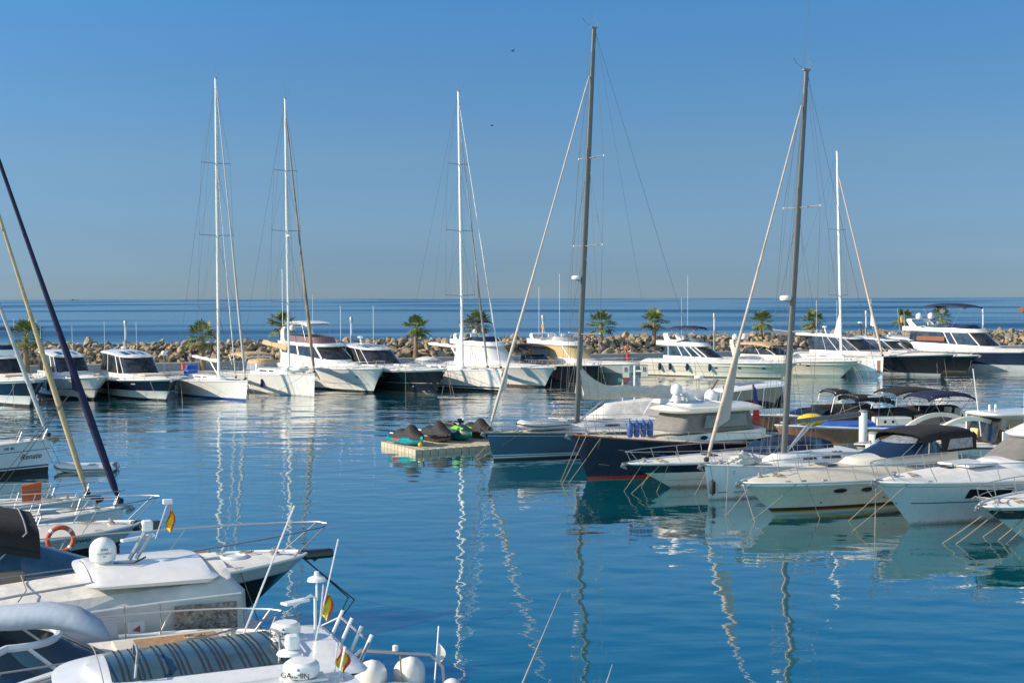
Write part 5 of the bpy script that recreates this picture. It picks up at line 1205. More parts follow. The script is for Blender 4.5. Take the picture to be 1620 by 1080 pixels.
# ---- pier behind the right hand row with its piles and sign gantry
pier = MB(); pa, pb = Vector((9.5,98,0)), Vector((34,62,0)); dv = (pb-pa).normalized(); nv = Vector((-dv.y,dv.x,0))
def pbox(mb, t0, t1, n0, n1, z0, z1):
    vs = [pa+dv*t+nv*n+Vector((0,0,z)) for z in (z0,z1) for t,n in ((t0,n0),(t1,n0),(t1,n1),(t0,n1))]; mb.add(vs,[(3,2,1,0),(4,5,6,7),(0,1,5,4),(1,2,6,5),(2,3,7,6),(3,0,4,7)])
pbox(pier, 0, (pb-pa).length, -.9, .9, .1, .55)
tag(pier.build('floating_pier', TK, smooth=False), 'long floating wooden pier behind the right hand row of boats', 'pier', kind='structure')
def pile(px, pyt, pyb_z, label, dist):
    c = PD(px, 600, dist); c.z = 0; top = CAM_Z + ray(px,pyt).z*(dist/ray(px,pyt).y); root = empty('mooring_pile', c, 0, label, 'pile')
    mb = MB(); mb.lathe((0,0,0),[(.23,-1),(.23,top-.06)],16); mb.build('shaft', WPL, root); mb = MB(); mb.lathe((0,0,0),[(.25,top-.06),(.25,top),(.18,top+.05),(0,top+.06)],16); mb.build('cap', GRY, root)
pile(1366, 650, 0, 'tall white mooring pile behind the bare grey boom', 70); pile(1380, 686, 0, 'short white mooring pile beside the cream arch boat', 64) if 0 else None
pile(1382, 684, 0, 'short white mooring pile near the cream boat with an arch', 66)
# sign gantry
g = empty('sign_gantry', pa + dv*3, 0, 'pale post gantry with two hanging berth number boards above the grey sail cover', 'sign post')
D0 = (pa+dv*3).y
def gp(px, py): 
    r = ray(px, py); q = C0 + r*(D0/r.y); return q - (pa+dv*3)
mb = MB(); q = gp(1004, 578); base = Vector((q.x,0,.5)); mb.tube([base, q], .085, 8); mb.build('post', WPL, g)
mb = MB(); mb.tube([gp(985,577), gp(1024,577)], .05, 6); mb.build('crossbar', AL, g)
for (x0,x1,y0,y1,tx,sz) in ((985,995.5,578,597,'8',.52),(1014,1025,577.5,596,'B',.5)):
    a0, a1 = gp(x0,y0), gp(x1,y1); c = (a0+a1)/2; bd = MB(); bd.box((c.x,0,c.z),(a1.x-a0.x,.05,a0.z-a1.z)); bo = bd.build('sign_board', CR, g, smooth=False)
    text_obj('number', tx, sz, Matrix.Translation((c.x,-.04,c.z+.12)) @ Matrix.Rotation(R(90),4,'X'), BLK, bo)
mb = MB(); q = gp(985,600); mb.tube([Vector((q.x,0,.5)), q], .05, 6); mb.build('side_post', WPL, g)
for px,py,m,lab in ((981,601,mat('green_sign',(.10,.30,.16),.5),''),(989,601,RED,'')):
    q = gp(px,py); mb = MB(); mb.box((q.x,-.02,q.z),(.28,.04,.28)); mb.build('small_sign', m, g, smooth=False)
def lifebuoy(c, r, label, rz=0, arc=None):
    root = empty('lifebuoy', c, rz, label, 'lifebuoy'); mb = MB(); rows = [[Vector((math.cos(q)*(r+.07*math.cos(w)), .07*math.sin(w), math.sin(q)*(r+.07*math.cos(w)))) for w in [2*math.pi*j/10 for j in range(10)]] for q in [2*math.pi*i/28 for i in range(28)]]
    mb.grid(rows, cu=True, cv=True); mb.build('ring', ORG, root)
    for k in range(4):
        q0 = math.pi/4+k*math.pi/2; t = MB(); rows = [[Vector((math.cos(q)*(r+.078*math.cos(w)), .078*math.sin(w), math.sin(q)*(r+.078*math.cos(w)))) for w in [2*math.pi*j/10 for j in range(10)]] for q in (q0-.12,q0,q0+.12)]
        t.grid(rows, cu=True); t.build('band', WPL, root)
lifebuoy((pa+dv*3)+gp(986.5,615)+Vector((0,-.12,0)), .26, 'orange lifebuoy on the thin post above the grey sail cover')
lb = (pa+dv*3)+gp(987,640); lb.y -= .3
root = empty('lifebuoy_box', lb, 0, 'small red lifebuoy box seen under the grey sail cover', 'box'); mb = MB(); mb.box((0,0,0),(.42,.3,.5)); o_=mb.build('case', RED, root, smooth=False); mb = MB(); mb.box((0,-.16,.05),(.15,.02,.15)); mb.build('label_plate', WPL, root, smooth=False)
mb = MB(); mb.tube([(0,.1,-.25),(0,.1,-lb.z+.5)],.04,6); mb.build('post', GRY, root)
# quay furniture in the open gap
q = PD(993,553,161); q.z = 1.9; lifebuoy(Vector((q.x,q.y,2.45)), .42, 'red lifebuoy on its stand on the open quay')
r0 = empty('lifebuoy_stand', Vector((q.x,q.y+.2,.95)), 0, 'short red stand carrying the lifebuoy on the open quay', 'stand'); mb = MB(); mb.lathe((0,0,0),[(0,0),(.22,0),(.2,.9),(0,.9)],12); mb.build('base',RED,r0); mb = MB(); mb.tube([(0,0,.9),(0,0,2.2)],.05,6); mb.build('post',GRY,r0)
q = PD(1045,569,156); q.z = .95; r0 = empty('waste_drum', q, 0, 'small green drum standing on the quay edge', 'bin'); mb = MB(); mb.lathe((0,0,0),[(0,0),(.36,0),(.38,.5),(.3,.62),(0,.68)],14); mb.build('body', mat('green_drum',(.02,.28,.17),.4), r0); mb = MB(); mb.lathe((0,0,.6),[(.1,0),(.1,.1),(0,.12)],10); mb.build('cap', BLK, r0)
q = PD(1054,569,156); q.z = .95; r0 = empty('service_pedestal', q, 0, 'tall white service pedestal on the quay beside the green drum', 'pedestal'); mb = MB(); mb.box((0,0,.6),(.55,.4,1.2),taper=.92); mb.build('cabinet', WPL, r0, smooth=False); mb = MB(); mb.box((0,0,1.24),(.6,.45,.1)); mb.build('lid', GRY, r0, smooth=False)
q = PD(1086,569,156); q.z = .95; r0 = empty('bollard', q, 0, 'pair of dark mooring bollards on the quay edge right of the white pedestal', 'bollard'); 
for dx in (-.3,.3): mb = MB(); mb.lathe((dx,0,0),[(0,0),(.16,0),(.12,.15),(.12,.35),(.2,.42),(.2,.5),(0,.55)],12); mb.build('head', BLK, r0)
for i,px in enumerate((1030,1034,1041,1048,1056,1075)):
    q = PD(px,582,155.2); r0 = empty('quay_fender', Vector((q.x,q.y-.3+.0*i,.15)), 0, 'pale blue fender hanging on the face of the open quay', 'fender', 'pale fenders hanging on the quay face'); mb = MB(); mb.lathe((0,0,0),[(0,-.5),(.13,-.45),(.17,-.3),(.17,.3),(.12,.45),(0,.5)],10); mb.build('body', mat('pale_blue_vinyl',(.45,.58,.62),.5), r0); mb = MB(); mb.tube([(0,0,.5),(0,.15,.8)],.02,4); mb.build('lanyard',RP,r0)

# ---- small craft on the far side of the pier
b = small('runabout', 'wooden sided runabout with white foredeck and dark cockpit cover, bow right of the red ensign', (1180,655), 1.35, .9, 194, 9.5, 2.9, [(.12,WH),(.25,mat('navy_low',(.03,.05,.12),.3)),(.93,mat('worn_mahogany',(.44,.20,.12),.4,var=.2)),(1,W)], cat='runabout')
b.stack([(-8,-2.6,1.15,1.3,1.25,.75,1.4,2.1),(-7.8,-3.8,1.75,1.7,1.0,.55,1.0,2.2)],[('cockpit_cover',CK)],cap=CK,capn='cockpit_cover_top',camber=.15); b.stack([(-4.2,-2.0,1.32,1.32,1.15,.9,1.0,2.1),(-4.6,-2.9,1.62,1.6,1.05,.75,.8,2.1)],[('windscreen',GLB)])
b.canopy(-6.2,-4.9,1.1,2.75,arch=.05,crown=.1,drop=.15,m=CK,posts=[(-5.2,1.2,-6),(-4.6,1.2,-5)])
b.tubes('folded_frame',[[(-4.6,1.1,1.2),(-7.3,1.0,2.0),(-7.3,-1.0,2.0),(-4.6,-1.1,1.2)]],.02,AL)
b = small('runabout', 'open boat with folded black bimini and long navy cover, behind the yellow float', (1236,668), 1.3, .9, 196, 9, 2.9, [(.5,WH),(.95,WH),(1,W)], cat='runabout')
b.stack([(-8.6,-2.2,1.15,1.25,1.3,.75,1.4,2.1),(-8.2,-3.6,1.85,1.75,1.0,.5,1.0,2.2)],[('cockpit_cover',CK)],cap=CK,capn='cockpit_cover_top',camber=.2)
b.canopy(-6.4,-3.6,1.05,2.62,z1=2.85,arch=.06,crown=.1,drop=.15,m=CK,posts=[(-4.2,1.3,-3.8),(-5.8,1.3,-6.2)],name='folded_bimini',thick=.14); b.box('name_patch',(-4.9,1.08,2.84),(.9,.02,.10),WPL)
yl = empty('yellow_float', P(1283,664,1.9), R(190), 'yellow towable float lying on the navy cover left of the white pile', 'float'); mb = MB(); mb.ell((0,0,0),.85,.5,.38,18,10); mb.build('body',YEL,yl); mb = MB(); mb.tube([(-.8,0,.08),(-.3,0,.36),(.3,0,.37),(.8,0,.1)],.02,5); mb.build('seam',GRY,yl)
b = small('classic_launch', 'long mahogany sided launch with royal blue tarpaulin along its deck', (1226,672), 1.3, .7, 186, 12.5, 3.0, [(.1,WH),(.92,mat('worn_mahogany',(.44,.20,.12),.4,var=.2)),(1,W)], cat='launch')
b.stack([(-7.6,-1.6,1.1,1.2,1.2,.7,1.2,2.1),(-7.4,-2.0,1.38,1.38,.9,.45,1.0,2.2)],[('tarpaulin',CBL)],cap=CBL,capn='tarpaulin_top',camber=.12); b.box('engine_box',(-6.4,.5,1.5),(2.2,.9,.5),CR,bev=.06); b.box('seat_back',(-8.6,.6,1.55),(1.4,.7,.55),mat('taupe_canvas',(.14,.12,.10),.8),bev=.08)
for x in (-5.8,-6.3): b.lathe('round_vent',(x,.96,1.5),[(0,0),(.09,0),(.09,.02),(0,.02)],BLK,n=12,M=Matrix.Rotation(R(-90),3,'X'))
b = small('runabout', 'motor boat with a wide open black bimini, third from the white pile', (1318,662), 1.3, .9, 196, 9, 3.0, [(1,WH)], cat='runabout')
b.canopy(-6.4,-2.8,1.3,2.95,arch=.14,crown=.12,drop=.1,m=CK,posts=[(-4.6,1.2,-6),(-4.2,1.2,-3.2),(-4.4,1.2,-4.6)]); b.stack([(-8,-2.4,1.15,1.25,1.3,.75,1.4,2.1),(-7.8,-3.6,1.8,1.75,1.0,.55,1.0,2.2)],[('cockpit_cover',CK)],cap=CK,capn='cockpit_cover_top',camber=.18)
b = small('runabout', 'motor boat with a drooping navy bimini, beyond the cream boat with an arch', (1352,668), 1.3, .9, 200, 9, 3.0, [(1,WH)], cat='runabout')
b.canopy(-7.2,-3.6,1.25,2.75,arch=.22,crown=.14,drop=.12,m=CN,posts=[(-5.2,1.2,-7),(-4.9,1.2,-3.9)]); b.stack([(-6,-3.0,1.2,1.25,1.25,.9,1.0,2.1),(-5.8,-3.8,1.75,1.7,1.1,.7,.8,2.1)],[('windscreen',GL)]); seats(b,-6.2,.5,1.0,CB); seats(b,-6.2,-.5,1.0,CB)
b = small('sports_boat', 'cream sports boat with a long curved arch and beige seats, behind the sports cruiser hood', (1352,702), 1.4, 1.0, 200, 10, 3.3, [(.9,CR),(1,MH)], cat='sports boat')
rows = []; mb = MB()
for i in range(15):
    t = i/14; x = lerp(-2.6,-8.2,t); z = 1.35 + 1.25*math.sin(math.pi*min(1,t*1.0+.02))**.7
    for_ = 1.35; rows.append([Vector((x, for_+.0, z+.12)), Vector((x, for_-.22, z+.14)), Vector((x, for_-.22, z-.1)), Vector((x, for_, z-.1))])
mb.grid(rows, cu=True); mb.build('side_arch', CR, b.root)
mb = MB(); mb.grid([[Vector((p.x,-p.y,p.z)) for p in r] for r in rows], cu=True, flip=True); mb.build('side_arch', CR, b.root)
seats(b,-6.0,.4,1.0,mat('buff_cushion',(.62,.46,.22),.8)); seats(b,-6.8,-.5,1.0,CB); b.box('helm_console',(-4.9,0,1.5),(.6,1.2,.8),mat('taupe_canvas',(.14,.12,.10),.8),bev=.08); seats(b,-7.4,.6,1.0,mat('buff_cushion',(.62,.46,.22),.8))
b.antenna((-6.3,.9,1.6),3.6,r=.03,lean=(.16,0)); b.flag((-9.4,.4,1.2),1.0,kind='spain')
b = small('pilothouse_boat', 'white pilothouse boat with wooden cabin door and grey side, right of the black hood', (1440,703), 1.35, .8, 200, 9, 3.2, [(.9,WH),(1,MH)], cat='pilothouse boat')
PG = mat('pilothouse_grey',(.50,.53,.57),.4)
b.box('windscreen',(-3.9,0,2.0),(.08,2.2,1.3),GL,ry=-.35); b.box('house_side',(-7.2,1.28,1.9),(1.5,.08,1.7),PG); b.box('house_side',(-4.8,1.28,1.5),(1.6,.08,.9),W); b.box('house_side',(-5.8,-1.28,1.9),(4.0,.08,1.7),W); b.box('cabin_door',(-6.1,1.2,1.65),(.7,.06,1.1),mat('cabin_wood',(.28,.12,.05),.4,var=.3)); b.box('side_pane',(-4.9,1.26,2.3),(.9,.06,.55),mat('amber_interior_pane',(.20,.15,.08),.2))
b.stack([(-8.2,-3.4,2.72,2.72,1.45,1.2,.8,3.0),(-8.3,-3.3,2.80,2.80,1.5,1.25,.8,3.0),(-8.2,-3.4,2.88,2.88,1.45,1.2,.8,3.0)],[('roof_edge',CR),('roof_edge',CR)],cap=BW,camber=.08); b.antenna((-5.4,1.3,1.2),2.8,r=.035); b.box('helm_seat',(-5.4,.2,1.5),(.5,.6,1.0),CB,bev=.06)
b.flag((-8.6,.2,1.3),3.2,kind='red',lean=(.18,0),w=.3); b.box('roof_lamp',(-5.0,-.4,3.08),(.1,.1,.3),CR); b.box('roof_lamp',(-4.6,-.4,3.08),(.1,.1,.3),CR)
b = small('rib_boat', 'grey inflatable boat with twin black outboards tilted up, at the right edge', (1795,668), .95, .6, 20, 7.5, 2.6, [(1,RIBM)], cat='inflatable boat', gun=None)
for sd in (-1,1): b.tubes('tube_collar',[[b.pt(s,1,sd)+Vector((0,0,.02)) for s in [i/14 for i in range(15)]]],.24,RIBM,10)
for y in (-.42,.42):
    Mr = Matrix.Rotation(R(28),3,'Y'); mb = MB(); mb.ell((-7.9,y,1.75),.42,.28,.48,14,10,M=Mr); o = mb.build('outboard_cowl',BK,b.root); mb = MB(); mb.tube([(-7.75,y,1.35),(-8.1,y,.75),(-8.35,y,.35)],[.16,.11,.07],8); mb.build('outboard_leg',BLK,b.root); mb=MB(); mb.box((-8.12,y,1.85),(.03,.2,.1)); mb.build('outboard_badge',RED,b.root,smooth=False)
b.canopy(-6.4,-3.4,1.1,3.2,arch=.05,crown=.05,drop=.04,m=CN,posts=[(-6.2,.9,-6.2),(-3.8,.9,-3.8)],name='t_top',frame='t_top_frame',pm=GRY); b.box('console',(-4.2,0,1.5),(.9,.8,1.1),W,bev=.08); seats(b,-5.4,0,.9,W)

# ---- jet ski pontoon
A0, A1, A2 = Vector((-8.0,76.6,0)), Vector((-5.6,72.3,0)), Vector((-.8,77.7,0))
u = (A1-A0).normalized(); v = Vector((-u.y,u.x,0)); v = v if v.dot(A2-A1) > 0 else -v
PON = mat('beige_pontoon_plastic',(.52,.45,.33),.7,var=.15,vscale=3)
root = empty('jet_ski_pontoon', A0, math.atan2(u.y,u.x), 'beige floating pontoon of square blocks carrying the jet skis', 'pontoon')
sgn = 1 if v.dot(Vector((-u.y,u.x,0))) > 0 else -1
nb = 0
for i in range(10):
    for j in range(15):
        if i < 4 and j < 3 and False: continue
        x = .25+.5*i; y = sgn*(.25+.5*j)
        if nb < 100 and (i == 9 or j == 0 or i >= 4): nb += 1
mb = MB(); blocks = []
for i in range(10):
    for j in range(15): blocks.append((.25+.5*i, sgn*(.25+.5*j), i, j))
front = [t for t in blocks if t[2] == 9 or t[3] == 0]; rest = [t for t in blocks if not (t[2] == 9 or t[3] == 0)]
for x, y, i, j in front:
    m1 = MB(); m1.box((x,y,.09),(.48,.48,.42),taper=.96); o = m1.build('float_block', PON, root, smooth=False); md = o.modifiers.new('bevel','BEVEL'); md.width=.03; md.segments=2
for x, y, i, j in rest: mb.box((x,y,.09),(.48,.48,.42),taper=.96)
o = mb.build('float_blocks', PON, root, smooth=False); o['kind'] = 'stuff'
def jetski(px, py, label, hullm, cover=True, trim=RED, accent=None):
    L = 3.3; loc = P(px, py+1, .31); root = empty('jet_ski', loc, math.atan2(u.y,u.x)+.12, label, 'jet ski', 'jet skis on the beige pontoon')
    def prof(rows): return rows
    mb = MB(); rows = []
    for k in range(13):
        t = k/12; x = -L/2 + L*t; w = .56*(1-.10*(1-t))*(1-max(0,(t-.55)/.45)**2.2)+.02; zk = .0 + .32*max(0,(t-.6)/.4)**2; zt = .42+.16*t**2
        rows.append([Vector((x, s*w*q, z)) for s, q, z in ((1,.0,zk),(1,.75,zk+.08),(1,1,lerp(zk,zt,.55)),(1,.98,zt),(1,.5,zt+.05),(1,0,zt+.06))] + [Vector((x, -w*q, z)) for q, z in ((.5,zt+.05),(.98,zt),(1,lerp(zk,zt,.55)),(.75,zk+.08))])
    mb.grid(rows, cu=True, m=0); o=len(mb.v)-10; mb.f.append(tuple(range(9,-1,-1))); mb.mi.append(0); mb.build('hull', hullm, root, ang=50)
    for sd in (-1,1):
        m2 = MB(); m2.tube([(-1.5,sd*.52,.40),(-.4,sd*.56,.43),(.6,sd*.50,.48),(1.2,sd*.33,.54)],.035,6); m2.build('rub_rail', BLK, root)
        m2 = MB(); m2.slab([(-.9,sd*.565,.30),(-.1,sd*.575,.30),(0,sd*.575,.38),(-.9,sd*.565,.38)],.02); m2.build('side_badge', trim, root, smooth=False)
    body = CK if cover else accent
    keys = [(-1.6,.40,.30),(-1.45,.62,.40),(-1.1,.78,.42),(-.75,.92,.36),(-.4,.86,.34),(-.1,.82,.38),(.10,1.10,.34),(.28,1.24,.33),(.50,1.22,.33),(.78,.96,.38),(1.1,.82,.36),(1.5,.62,.16)]
    if not cover: keys = [(-1.5,.45,.30),(-1.35,.72,.22),(-.9,.82,.20),(-.4,.84,.20),(-.1,.74,.22),(.15,.92,.26),(.5,1.02,.34),(.8,.92,.40),(1.15,.78,.36),(1.55,.60,.12)]
    mb = MB(); rows = []
    for (x, zt, w) in keys:
        rows.append([Vector((x, w*1.25*math.cos(a_)*(1 if a_ in (0,) else 1), .42 + (zt-.42)*math.sin(a_)**.8 if math.sin(a_) > 0 else .42)) for a_ in [math.pi*j/10 for j in range(11)]])
    mb.grid(rows); mb.build('fitted_cover' if cover else 'deck_body', mat('worn_black_cover',(.02,.02,.022),.75,bump=.6,bscale=4,var=.3) if cover else body, root, ang=60)
    if not cover:
        m3 = MB(); m3.tube([(-1.4,0,.80),(-.9,0,.92),(-.2,0,.88)],[.12,.17,.13],8); m3.build('seat', BLK, root)
        m3 = MB(); m3.tube([(.25,-.38,1.16),(.35,-.1,1.10),(.35,.1,1.10),(.25,.38,1.16)],.035,6); m3.tube([(.35,0,.9),(.33,0,1.12)],.07,6); m3.build('handlebar', BLK, root)
        m3 = MB(); m3.slab([(.5,-.2,1.05),(.5,.2,1.05),(.25,.16,1.3),(.25,-.16,1.3)],.02); m3.build('windshield', GL, root, smooth=False)
        for sd in (-1,1): m3 = MB(); m3.slab([(-.2,sd*.36,.72),(.9,sd*.42,.66),(1.2,sd*.30,.80),(.3,sd*.34,.93)],.03); m3.build('side_panel', mat('lime_panel',(.22,.62,.03),.3), root, smooth=False)
    else:
        for sd in (-1,1): m3 = MB(); m3.slab([(-1.3,sd*.50,.60),(-.9,sd*.515,.60),(-.88,sd*.49,.66),(-1.28,sd*.48,.66)],.02); m3.build('cover_logo', WPL, root, smooth=False)
jetski(646, 702, 'covered jet ski with a bright teal hull, leftmost on the pontoon', mat('teal_hull',(.0,.33,.40),.25))
jetski(690, 696.5, 'covered jet ski with a black hull, beside the teal one', BK, trim=GRY)
jetski(723, 694, 'uncovered lime green and teal jet ski', mat('dark_teal_hull',(.0,.20,.18),.25), cover=False, accent=mat('dark_teal_deck',(.02,.06,.06),.4), trim=BLK)
jetski(755, 690.5, 'covered jet ski with a red mark, next to the blue-grey bow', BK)
bp_ = P(665,703,.5); r0 = empty('mooring_buoy', bp_, 0, 'round yellow orange buoy on the pontoon edge by the teal jet ski', 'buoy'); mb = MB(); mb.ell((0,0,0),.14,.14,.14); mb.build('ball', mat('buoy_orange',(.75,.38,.02),.35), r0); mb = MB(); mb.tube([(0,0,.13),(0,.05,.2)],.02,5); mb.build('eye', GRY, r0)
# ------------------------------------------------------------------ left hand row
LA = 25.0
def aim(b, bx, px, py, f, xm):
    """mast height whose forestay (fixed at fraction f) rises from the bow through the given photo pixel"""
    r = ray(px, py); o = b.M @ Vector((bx,0,0)); d = -b.dir
    det = r.x*(-d.y) + d.x*r.y; k = (o.x*(-d.y) + d.x*o.y)/det; dist = (k*r.x - o.x)/d.x; z = CAM_Z + k*r.z
    zb = b.zdx(bx)+.15; zt = zb + (z-zb)*(bx-xm)/dist; zm = b.zdx(xm); print('   aimed mast', round(zm + (zt-zm)/f,1)); return (zm + (zt-zm)/f, 0.0)
# L1
b = sail('sailing_yacht', 'white sailing yacht with script lettering on its bow and a black bottom', WLT((80,694),1.75,.15,LA), None, 14, 4.3, [(.19,BLK),(.22,WH),(.27,mat('navy_stripe',(.03,.05,.14),.3)),(.72,BW),(.74,NV),(1.0,BW)], a=LA, fb=1.75, ov=.15, fs=1.35)
b.text('Renate', .935, .55, .40, BLK, side=-1, shear=.35); b.text('HR 40', .86, .86, .2, BLK, side=-1)
b.mast(0, None, Hs=aim(b,b.ov-.1,-2,485,.93,-5.6), x=-5.6, spr=((.3,1),(.6,.85)), fore=(.93,), furl=(.085,), furlm=mat('pale_grey_furled_sail',(.42,.44,.46),.8,col2=(.62,.62,.60),vscale=1.2), forepx=(b.ov-.1,), boom=(1.6,5,.12,.2,'bare'))
cabin_trunk(b,-3.6,-9.5,1.15,.42); b.rail(.05,.6,r=.016,pul=.1,h0=.6); b.anchor(); b.box('bowsprit',(b.ov+.15,0,b.fb+.03),(1.5,.3,.08),TK)
b.lines([(47,748,.93,-1),(98,762,.97,-1),(103,748,.99,1)],m=RPD,r=.012)
# L2 tender
q = P(138,741,.12); dk = dinghy(Vector((q.x,q.y,.16)), R(186), 'pale grey inflatable tender floating alone near the script lettered bow', L=3.1, Bd=1.5, r=.21, stripe=NV)
# L3
b = sail('sailing_yacht', 'white sailing yacht with a tan furled sail and orange panel on its lifelines', WLT((147,787),1.25,.15,LA), None, 12, 3.7, [(.1,BLK),(1.0,BW)], a=LA, fb=1.25, ov=.15, fs=1.1)
b.mast(0, None, Hs=aim(b,b.ov-.2,-2,352,.93,-5.2), x=-5.2, spr=((.3,1),(.6,.85)), fore=(.93,), furl=(.085,), furlm=mat('tan_sail',(.58,.45,.26),.85,col2=(.44,.33,.19),vscale=2), forepx=(b.ov-.2,), boom=(1.6,4.5,.12,.2,'bare'))
cabin_trunk(b,-3.2,-8,1.05,.38); b.rail(.05,.62,r=.016,pul=.1,h0=.6); b.anchor(m=BLK); b.text('PM 5098-1', .885, .55, .25, GRY, side=-1)
op = empty('orange_panel', b.M @ Vector((-2.15,-.6,b.zdx(-2)+.05)), b.a, 'orange fabric panel standing on the deck of the yacht with the tan furled sail', 'panel')
mb = MB(); mb.slab([(-.32,0,0),(.34,0,.0),(.38,0,.74),(-.34,0,.62)],.08); mb.build('panel_face', mat('orange_fabric',(.62,.12,.03),.8,var=.1), op, smooth=False); mb = MB(); mb.tube([(-.35,0,.63),(.39,0,.75)],.025,6); mb.build('top_hem', ORG, op)
b.lines([(0,794,.97,-1)],m=RPD,r=.012) if 0 else None
# L4
b = sail('sailing_yacht', 'white sailing yacht with a navy furled sail and long steel pulpit over the water', WLT((195,802),1.5,.15,LA), None, 12.5, 3.9, [(.1,BLK),(1.0,BW)], a=LA, fb=1.5, ov=.15, fs=1.2)
b.mast(0, None, Hs=aim(b,b.ov-.1,-2,268,.94,-5.6), x=-5.6, spr=((.3,1),(.6,.85)), fore=(.94,), furl=(.105,), furlm=mat('navy_uv_strip_sail',(.008,.010,.045),.8,col2=(.014,.018,.07),vscale=2), forepx=(b.ov-.1,), boom=(1.6,4.5,.12,.2,'bare'))
q = b.fore[0]; sb = MB(); pA = q[0].lerp(q[1],.235); pB = q[0].lerp(q[1],.32); sb.add([pA,pB,pA+Vector((-.3,-.1,.12))],[(0,1,2),(2,1,0)]); sb.build('sail_clew', mat('navy_uv_strip_sail',(0,0,0)), b.root, smooth=False)
b.tubes('jib_sheet',[[pA+Vector((-.28,-.1,.12)),Vector((-4.5,-1.2,1.9)),Vector((-7,-1.4,1.7))],[pA+Vector((-.28,-.1,.12)),Vector((-4.5,1.0,1.9))]],.012,RPD)
cabin_trunk(b,-3.4,-9,1.1,.4); b.rail(.05,.62,r=.017,pul=.1,h0=.6); b.anchor(m=GRY); b.hatch(-2.4)
# white streak woven in the sail
# L5
b = motor('motor_boat', 'white motor boat with black lower hull and stem plate, behind the white satellite dome', WLT((222,826),1.45,1.5,LA), None, 11, 3.6, [(.62,BK),(.66,WH),(1.0,BW)], a=LA, fb=1.45, ov=1.5, fs=1.15, kb=2.6, camb=.25, deck=CR)
b.stack([(-8,-3.0,1.2,1.25,1.35,.9,2.0,2.1),(-8,-3.8,1.62,1.5,1.25,.75,1.8,2.1)],[('cabin_top',CR)],cap=CR,camber=.14,capn='coachroof'); b.text('TWO', .875, .85, .22, BLK, side=-1)
b.rail(.30,.85,r=.020,pul=.75,mid=False,lean=.05); b.anchor(m=BLK); b.box('stem_plate',(b.ov+.2,0,b.fb-.12),(.9,.24,.30),BK)
lifebuoy(P(96,853,1.95), .36, 'faded orange lifebuoy on the rail of the boat with the black stem plate', rz=LA*math.pi/180)
b.box('hatch_rib',(-2.6,-.4,1.66),(.9,.12,.05),W)
# L6 big black hull
b = motor('motor_yacht', 'large motor yacht with black hull, long steel bow rail and grey sun pad', WLT((488,873),1.9,2.3,LA), None, 17, 4.9, [(.77,BK),(.785,ST),(1.0,BW)], a=LA, fb=1.9, ov=2.3, fs=1.45, kb=2.4, camb=.34, pd=2.2, boot=.02)
b.rail(.28,.78,r=.022,pul=.75,mid=False,lean=.12,step=2.2); b.anchor(m=BK); b.box('anchor_shroud',(b.ov+.25,0,b.fb-.06),(.9,.34,.26),BK,bev=.08); b.port(.80,.42,.72,.24,GL,side=-1,frame=ST)
b.box('sun_pad',(-1.3,0,b.zdx(-1.3)+.03),(2.0,1.7,.08),mat('grey_brown_pad',(.15,.13,.12),.85,bump=.3),bev=.03)
b.lathe('deck_hatch',(.2,0,b.zdx(.1)-.04),[(0,0),(.36,0),(.38,.04),(.34,.09),(.30,.09),(.30,.05),(0,.05)],WPL,n=28); b.lathe('windlass',(1.3,0,b.fb-.06),[(0,0),(.12,0),(.12,.16),(.06,.2),(0,.2)],ST)
zc = b.zdx(-4.5)-.02
b.stack([(-11,-2.4,zc-.3,zc-.25,2.0,1.3,2.6,2.0),(-11,-2.9,zc+.18,zc+.12,1.9,1.2,2.5,2.0)],[('cabin_top',BW)],cap=BW,capn='coachroof',camber=.12)
b.stack([(-8.6,-3.1,zc+.2,zc+.16,1.9,1.2,2.4,2.0),(-8.2,-5.2,zc+1.0,zc+.95,1.7,1.05,1.8,2.1)],[('windscreen',mat('blue_windscreen',(.06,.15,.24),.06,spec=.8,var=.2))],mull=(0,[8],.03,BK))
o5 = outl((-8.2,-5.2,zc+1.0,zc+.95,1.7,1.05,1.8,2.1)); b.tubes('windscreen_rail',[o5[4:-4]],.035,ST); o6 = outl((-8.6,-3.1,zc+.2,zc+.16,1.92,1.22,2.4,2.0)); b.tubes('windscreen_base_rail',[[p+Vector((0,0,.02)) for p in o6[4:-4]]],.028,ST)
b.canopy(-12.5,-4.9,1.95,zc+1.45,arch=.28,crown=.18,drop=.35,m=CK,name='black_bimini',thick=.18,posts=[(-6.4,zc+.3,-5.2),(-11,zc+.3,-12)])
seats(b,-7.3,-.8,zc-.3,mat('tan_leather',(.42,.30,.20),.6)); seats(b,-7.3,.5,zc-.3,mat('tan_leather',(.42,.30,.20),.6)); b.box('cockpit_sole',(-9.5,0,zc-.1),(4,3.2,.05),TK); b.box('dashboard',(-5.6,-.5,zc+.25),(.8,1.6,.35),mat('tan_leather',(.42,.30,.20),.6),bev=.08)
b.text('ATEE', .80, .86, .20, BLK, side=-1)
b.lines([(553,946,.985,-1),(563,950,.985,1)],m=RPD,r=.02,sag=.0); b.lines([(416,1000,.9,-1)],m=RP,r=.015)
